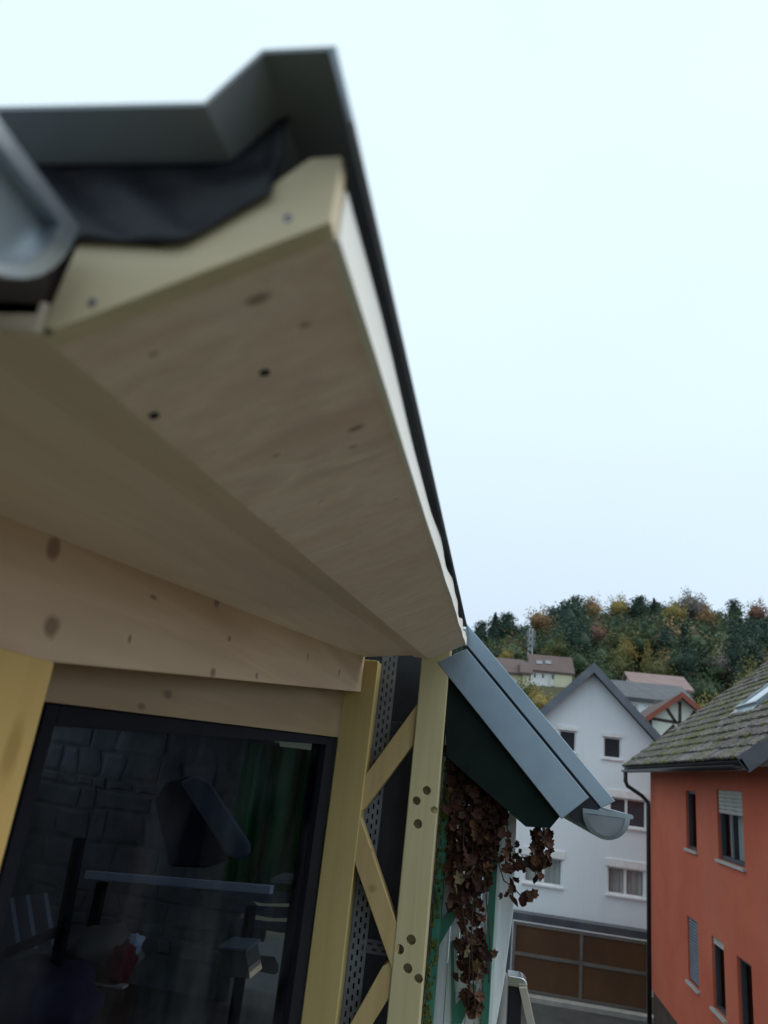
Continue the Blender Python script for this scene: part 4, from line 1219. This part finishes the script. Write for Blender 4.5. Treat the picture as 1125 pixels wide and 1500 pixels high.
def trunk_mesh(seed, h, w, kind):
    rs = random.Random(seed); m = MB()
    top = h * (.95 if kind in ('conifer', 'pine') else .6)
    m.tube([(0, 0, -.5), (rs.uniform(-.1, .1), 0, top * .4), (rs.uniform(-.2, .2), rs.uniform(-.2, .2), top)], [h * .022, h * .016, h * .004], 6)
    for k_ in range(7):
        z = h * rs.uniform(.35, .65 if kind == 'round' else .9); a = rs.uniform(0, 6.28); l = w * rs.uniform(.25, .42)
        m.tube([(0, 0, z), (math.cos(a) * l * .6, math.sin(a) * l * .6, z + l * .3), (math.cos(a) * l, math.sin(a) * l, z + l * .55)], [h * .008, h * .005, h * .002], 4)
    me = bpy.data.meshes.new('trunk'); me.from_pydata(m.v, [], m.f); me.materials.append(M['bark']); return me
LIB = {}
for kind, n in (('conifer', 1400), ('pine', 1400), ('round', 1500)):
    for s in range(3):
        h, w = {'conifer': (15, 6.0), 'pine': (15, 6.5), 'round': (11, 8.5)}[kind]
        LIB[kind, s] = (tree_mesh(100 + s, h, w, kind, n, {'conifer': .42, 'pine': .42, 'round': .46}[kind]), trunk_mesh(50 + s, h, w, kind), h)
def tree(name, label, kind, mat, px, py_top, y, hscale=None, group='trees on the wooded hill', cat='tree', wscale=1, var=0):
    top = aty(px, py_top, y); z = hill_z(top.x, y); cm, tm_, h = LIB[kind, var % 3]
    s = max(.2, (top.z - z) / h) if hscale is None else hscale
    if hscale is not None: z = top.z - h * s
    r = thing(name, (top.x, y, z), label, cat, group)
    r.rotation_euler = (0, 0, random.uniform(0, 6.28)); r.scale = (s * wscale, s * wscale, s)
    for nm, me in (('crown', cm), ('trunk', tm_)):
        o = bpy.data.objects.new(nm, me); COL.objects.link(o); o.parent = r
        if nm == 'crown':
            o.material_slots[0].link = 'OBJECT'; o.material_slots[0].material = mat
    return r
# trees one can tell apart
TR = [
 ('orange_tree', 'broad orange autumn tree on the crest above the radio mast', 'round', 'orange_leaf', 790, 889, 205, 1.0),
 ('orange_tree', 'orange autumn tree on the highest crest of the hill', 'round', 'orange_leaf', 868, 874, 222, .95),
 ('orange_tree', 'ochre autumn tree near the top of the hill crest', 'round', 'yellow_leaf', 906, 873, 224, .95),
 ('yellow_tree', 'bright yellow tree at the crest amid dark green', 'round', 'yellow_leaf', 988, 879, 215, .95),
 ('yellow_tree', 'ochre yellow tree lower on the crest beside bare trees', 'round', 'orange_leaf', 1035, 889, 215, .85),
 ('rust_tree', 'rusty pink tree on the far end of the crest', 'round', 'rust_leaf', 1107, 880, 225, .95),
 ('rust_tree', 'rust red tree in the middle of the wooded slope', 'round', 'rust_leaf', 876, 910, 170, .75),
 ('yellow_tree', 'golden treetop above the white gable', 'round', 'yellow_leaf', 917, 937, 140, .55),
 ('yellow_tree', 'tall yellow tree between the white gable and the pink roof', 'conifer', 'yellow_leaf', 948, 934, 130, .85),
 ('green_tree', 'pale olive tree behind the faded pink roof', 'round', 'olive_leaf', 962, 957, 125, .75),
 ('green_tree', 'pale green tree standing over the apex of the white gable', 'round', 'olive_leaf', 905, 950, 128, .75),
 ('green_tree', 'yellow green tree above the mossy roof', 'round', 'olive_leaf', 1108, 968, 70, .55),
 ('yellow_tree', 'small bright yellow tree behind the mossy roof', 'round', 'yellow_leaf', 1040, 1019, 60, .38),
 ('green_tree', 'low green tree beside the faded pink roof', 'round', 'green_leaf', 1030, 985, 95, .6),
 ('bare_tree', 'thin bare tree rising over the crest', 'round', 'bare_leaf', 1010, 867, 226, 1.0),
 ('bare_tree', 'wide bare tree on the crest beside the bright yellow tree', 'round', 'bare_leaf', 1024, 874, 224, .9),
 ('conifer_tree', 'dark conifer standing above the zinc roof edge', 'conifer', 'conifer', 726, 893, 190, 1.0),
 ('conifer_tree', 'ragged pine on the skyline left of the radio mast', 'pine', 'conifer', 744, 896, 195, 1.0),
 ('conifer_tree', 'low pine on the skyline at the end of the board soffit', 'pine', 'conifer', 706, 907, 195, .9),
 ('conifer_tree', 'dark spire of a spruce on the hill crest', 'conifer', 'conifer', 958, 872, 220, 1.0),
 ('conifer_tree', 'dark green pine on the crest beside the ochre tree', 'pine', 'conifer', 938, 871, 220, 1.0),
 ('conifer_tree', 'round topped pine on the crest near the rusty pink tree', 'pine', 'conifer', 1075, 876, 222, 1.0),
 ('green_tree', 'olive treetop behind the radio mast', 'round', 'olive_leaf', 822, 935, 150, .55),
 ('green_tree', 'pale green treetop low in the slope behind the long house', 'round', 'olive_leaf', 800, 944, 140, .45),
 ('bush', 'small ochre bush behind the cream house', 'round', 'yellow_leaf', 742, 949, 125, .35),
 ('green_tree', 'dark green tree close behind the white gable roof', 'round', 'green_leaf', 880, 962, 110, .7),
]
# the wood as one mass
rw_ = random.Random(77); wv, wf, tv, tf = {}, {}, [], []
buckets = {k_: ([], []) for k_ in ('conifer', 'green_leaf', 'olive_leaf', 'bare_leaf', 'orange_leaf')}
trunkm = MB()
tpl = {}
for kind in ('conifer', 'pine', 'round'):
    for s in range(3):
        h, w = {'conifer': (15, 6.0), 'pine': (15, 6.5), 'round': (11, 8.5)}[kind]
        tpl[kind, s] = crown_verts(random.Random(300 + s), h, w, kind, 760, {'conifer': .42, 'pine': .44, 'round': .48}[kind])
y = 118.0
while y < 252:
    x = y * -.075 - 14
    while x < y * .42 + 12:
        xx, yy = x + rw_.uniform(-2, 2), y + rw_.uniform(-2, 2)
        rr = rw_.random()
        kind, mk = ('conifer', 'conifer') if rr < (.22 if y < 195 else .02) else ('pine', 'conifer') if rr < (.56 if y < 205 else .34) else ('round', 'green_leaf') if rr < .86 else ('round', 'olive_leaf') if rr < .94 else ('round', 'bare_leaf') if rr < .975 else ('round', 'orange_leaf')
        s = rw_.uniform(.62, 1.0) * (.8 if y < 135 else 1)
        zz = hill_z(xx, yy) - .4
        hgt = {'conifer': 15, 'pine': 15, 'round': 11}[kind] * s
        qx, qy = proj(V((xx, yy, zz + hgt * .6))); qr = 3.6 * s / yy * FPX; qt = proj(V((xx, yy, zz + hgt)))[1]
        x += rw_.uniform(3.4, 5.0)
        if any(yy < t_[6] + 2 and abs(qx - t_[4]) < qr * .55 + 4.2 / t_[6] * FPX * t_[7] * .7 and qt < t_[5] + 11 * t_[7] / t_[6] * FPX * .5 for t_ in TR): continue
        if yy < 152 and 755 < qx < 797 and qt < 975: continue
        vs, fs = tpl[kind, rw_.randrange(3)]; a = rw_.uniform(0, 6.28); ca, sa_ = math.cos(a) * s, math.sin(a) * s
        bv, bf = buckets[mk]; b = len(bv)
        bv += [(xx + p.x * ca - p.y * sa_, yy + p.x * sa_ + p.y * ca, zz + p.z * s) for p in vs]
        bf += [[i_ + b for i_ in f] for f in fs]
        trunkm.tube([(xx, yy, zz - .5), (xx, yy, zz + 11 * s)], [.22 * s, .08 * s], 4)
    y += 4.4
wood_me = bpy.data.meshes.new('woodland')
allv, allf, mi = [], [], []
for i_, (k_, (bv, bf)) in enumerate(buckets.items()):
    b = len(allv); allv += bv; allf += [[q + b for q in f] for f in bf]; mi += [i_] * len(bf)
b = len(allv); allv += [tuple(p) for p in trunkm.v]; allf += [[q + b for q in f] for f in trunkm.f]; mi += [5] * len(trunkm.f)
wood_me.from_pydata(allv, [], allf)
for k_ in buckets: wood_me.materials.append(M[k_])
wood_me.materials.append(M['bark'])
wood_me.polygons.foreach_set('material_index', mi)
wood_me.polygons.foreach_set('use_smooth', [True] * len(allf))
wo = bpy.data.objects.new('woodland', wood_me); COL.objects.link(wo)
tag(wo, 'dark mixed autumn wood covering the hillside behind the roofs', 'woodland', kind='stuff')
for i, (nm, lb, kd, mt, px, py, yy, hs) in enumerate(TR):
    tree(nm, lb, kd, M[mt], px, py + (4 if kd != 'round' else 0), yy, hs * .9, wscale=.85, var=i, cat='bush' if nm == 'bush' else 'tree')
tree('garden_tree', 'olive and yellow garden tree in front of the cream house', 'round', M['olive_leaf'], 772, 998, 85, .42, 'garden trees', var=1)
tree('garden_tree', 'yellowing garden tree beside the wall of the white gable', 'round', M['yellow_leaf'], 790, 1008, 80, .34, 'garden trees', var=2)
tree('garden_bush', 'orange garden bush by the dark roofed house', 'round', M['orange_leaf'], 957, 1031, 56, .16, 'garden trees', 'bush', var=0)

# ------------------------------------------------------------------ dead ivy
ivy = thing('ivy', (aty(690, 1200, 2.72).x, 2.72, 4.0), 'dead brown ivy hanging under the zinc roof edge down the white boards', 'ivy')
def leaf_mesh(seed):
    rs = random.Random(seed); m = MB()
    out = [(0, -.5), (.2, -.42), (.48, -.25), (.34, -.02), (.42, .2), (.2, .22), (.02, .55), (-.2, .24), (-.44, .22), (-.33, 0), (-.5, -.22), (-.2, -.43)]
    c = V((0, -.05, -.07))
    vs = [c] + [V((x * rs.uniform(.85, 1.1), y * rs.uniform(.9, 1.1), .25 * x * x * rs.uniform(-.6, 1.8) + rs.uniform(-.05, .10))) for x, y in out]
    fs = [[0, i, i % 12 + 1] for i in range(1, 13)]
    return vs, fs
LM = []
for s in range(6):
    vs, fs = leaf_mesh(s); me = bpy.data.meshes.new('leaf'); me.from_pydata(vs, [], fs); me.materials.append(M['ivy_leaf']); LM.append((me, vs, fs))
def inpoly(p, poly):
    r = False
    for (x0, y0), (x1, y1) in zip(poly, poly[1:] + poly[:1]):
        if (y0 > p[1]) != (y1 > p[1]) and p[0] < (x1 - x0) * (p[1] - y0) / (y1 - y0) + x0: r = not r
    return r
ri = random.Random(31); iorg = ORG[ivy.name]
regions = [([(654, 1085), (700, 1128), (742, 1170), (740, 1218), (722, 1245), (690, 1262), (656, 1262), (656, 1180)], 800, 90, 2.66, 2.785),
           ([(656, 1255), (690, 1258), (728, 1240), (716, 1296), (690, 1312), (668, 1338), (657, 1328)], 150, 60, 2.66, 2.785),
           ([(668, 1322), (712, 1290), (712, 1330), (706, 1345), (712, 1380), (712, 1400), (690, 1402), (676, 1385), (672, 1350)], 34, 40, 2.70, 2.77),
           ([(670, 1380), (705, 1372), (716, 1400), (710, 1440), (688, 1442), (668, 1430)], 58, 46, 2.70, 2.77),
           ([(674, 1455), (690, 1442), (704, 1455), (704, 1482), (686, 1488)], 24, 18, 2.70, 2.77),
           ([(782, 1212), (804, 1212), (808, 1240), (804, 1275), (790, 1290), (778, 1262)], 70, 26, 2.62, 2.70),
           ([(735, 1245), (762, 1240), (768, 1262), (756, 1280), (738, 1272)], 8, 10, 2.64, 2.70)]
mass = MB(); cand = []
def ivyrot(): return Euler((R(90) + ri.gauss(0, .55), ri.gauss(0, .5), ri.gauss(0, .9))).to_matrix()
for poly, n_mass, n_leaf, ya, yb in regions:
    xs_, ys_ = [p[0] for p in poly], [p[1] for p in poly]
    k_ = 0
    while k_ < n_mass + n_leaf:
        p = (ri.uniform(min(xs_), max(xs_)), ri.uniform(min(ys_), max(ys_)))
        if not inpoly(p, poly): continue
        k_ += 1
        if k_ <= n_mass:
            vs, fs = LM[ri.randrange(6)][1:]; s = ri.choice((.016, .022, .03, .042)) * ri.uniform(.75, 1.1); mm = ivyrot(); c = aty(p[0], p[1], ri.uniform(ya + .02, yb)); b = len(mass.v)
            mass.v += [c + mm @ (v * s) for v in vs]; mass.f += [[q + b for q in f] for f in fs]
        else: cand.append((p, ri.uniform(ya, ya + (yb - ya) * .45), ri.choice((.018, .026, .034, .042)) * ri.uniform(.85, 1.15)))
tag(mass.build('foliage', M['ivy_mass'], ivy), kind='stuff')
trail = [(722, 1250, 1), (733, 1258, .9), (745, 1248, 1.2), (752, 1262, 1.4), (742, 1270, 1.1), (758, 1253, 1), (757, 1236, .7), (746, 1242, .8), (773, 1262, 1.0), (768, 1270, .9), (780, 1258, .8), (752, 1296, 1.3), (748, 1302, .8), (757, 1288, .7), (750, 1317, 1.4), (768, 1316, 1.3), (776, 1312, 1.1), (783, 1309, .9), (733, 1312, .7), (742, 1310, .6), (786, 1286, 1.0), (745, 1222, .7), (741, 1205, .7), (738, 1190, .8), (744, 1232, .6), (722, 1396, .9), (714, 1400, 1.1), (798, 1268, 1.0), (792, 1245, 1.1)]
for px, py, k_ in trail: cand.append(((px, py), 2.66 + ri.uniform(0, .03), .040 * k_))
for p, yy, s in cand[-300:] if len(cand) > 300 else cand:
    o = bpy.data.objects.new('leaf', LM[ri.randrange(6)][0]); COL.objects.link(o); o.parent = ivy
    o.location = aty(p[0], p[1], yy) - iorg; o.rotation_euler = ivyrot().to_euler(); o.scale = (s, s, s)
for px, py in ((672, 1285), (668, 1300), (684, 1392), (700, 1415), (795, 1255), (690, 1275)):
    o = bpy.data.objects.new('leaf', LM[2][0]); COL.objects.link(o); o.parent = ivy; o.location = aty(px, py, 2.65) - iorg; o.rotation_euler = ivyrot().to_euler(); o.scale = (.042,) * 3
    o.material_slots[0].link = 'OBJECT'; o.material_slots[0].material = M['ivy_olive']
for chain in ([(700, 1120), (722, 1190), (726, 1250), (748, 1258), (772, 1256)], [(726, 1250), (738, 1290), (752, 1300), (750, 1320)], [(752, 1300), (768, 1318), (786, 1308)], [(690, 1180), (694, 1300), (690, 1380), (696, 1480)], [(680, 1200), (676, 1320), (688, 1400), (686, 1470)], [(795, 1205), (796, 1240), (792, 1285)], [(712, 1310), (718, 1380), (716, 1440)], [(740, 1150), (742, 1200), (745, 1245)]):
    m = MB(); m.tube([aty(px, py, 2.69) for px, py in chain], .0022, 5); m.build('stem', M['stem'], ivy, smooth=True)

# ------------------------------------------------------------------ small things at the lower edge
PY = 3.1
bp = thing('black_post', (aty(760, 1500, PY).x, PY, 2.6), 'black post with a shiny silver cap below the trailing ivy', 'post')
x0, x1 = xs(746, 768, 1445, PY); zc = aty(757, 1447, PY).z
m = MB(); m.box((x0, PY, 3.0), (x1 - .006, PY + .06, zc)); m.build('shaft', M['black'], bp, .004)
x0c, x1c = xs(744, 773, 1440, PY - .01)
m = MB()
pr = []
for k_ in range(9):
    a = math.pi * .5 * k_ / 8
    pr.append(V((x1c - .03 + .03 * math.sin(a), PY - .012, zc + .012 + .026 * math.cos(a))))
m.prism([V((x0c, PY - .012, zc + .038))] + pr + [V((x1c, PY - .012, zc - .012)), V((x1c - .006, PY - .012, zc - .012)), V((x1c - .006, PY - .012, zc + .004)), V((x0c, PY - .012, zc + .004))], (0, .085, 0))
m.build('cap', M['steel'], bp, .003)
ls = thing('wooden_stake', (aty(780, 1500, PY).x, PY, 3.0), 'pale wooden stake leaning against the silver capped black post', 'stake')
m = MB(); m.prism([aty(px, py, PY - .04) for px, py in ((760, 1447), (772, 1447), (788, 1520), (776, 1520))], (0, .02, 0)); m.build('shaft', M['straw'], ls, .002)
gp = thing('grey_post', (aty(732, 1500, 2.95).x, 2.95, 2.6), 'rounded grey post top between the white boards and the black post', 'post')
x0, x1 = xs(722, 744, 1450, 2.9); rr = (x1 - x0) / 2; cz = aty(733, 1424, 2.9).z
m = MB(); rings = [[V(((x0 + x1) / 2 + math.cos(a) * r2, 2.93 + math.sin(a) * r2, z)) for a in [2 * math.pi * i / 16 for i in range(16)]] for z, r2 in ((3.0, rr), (cz - rr * .7, rr), (cz - rr * .3, rr * .9), (cz - rr * .08, rr * .6), (cz, rr * .1))]
m.loft(rings); m.build('shaft', M['dark_board'] if False else mottled('grey_post_metal', (.16, .165, .16), (.26, .26, .25), 6, .6, .2), gp, smooth=True)
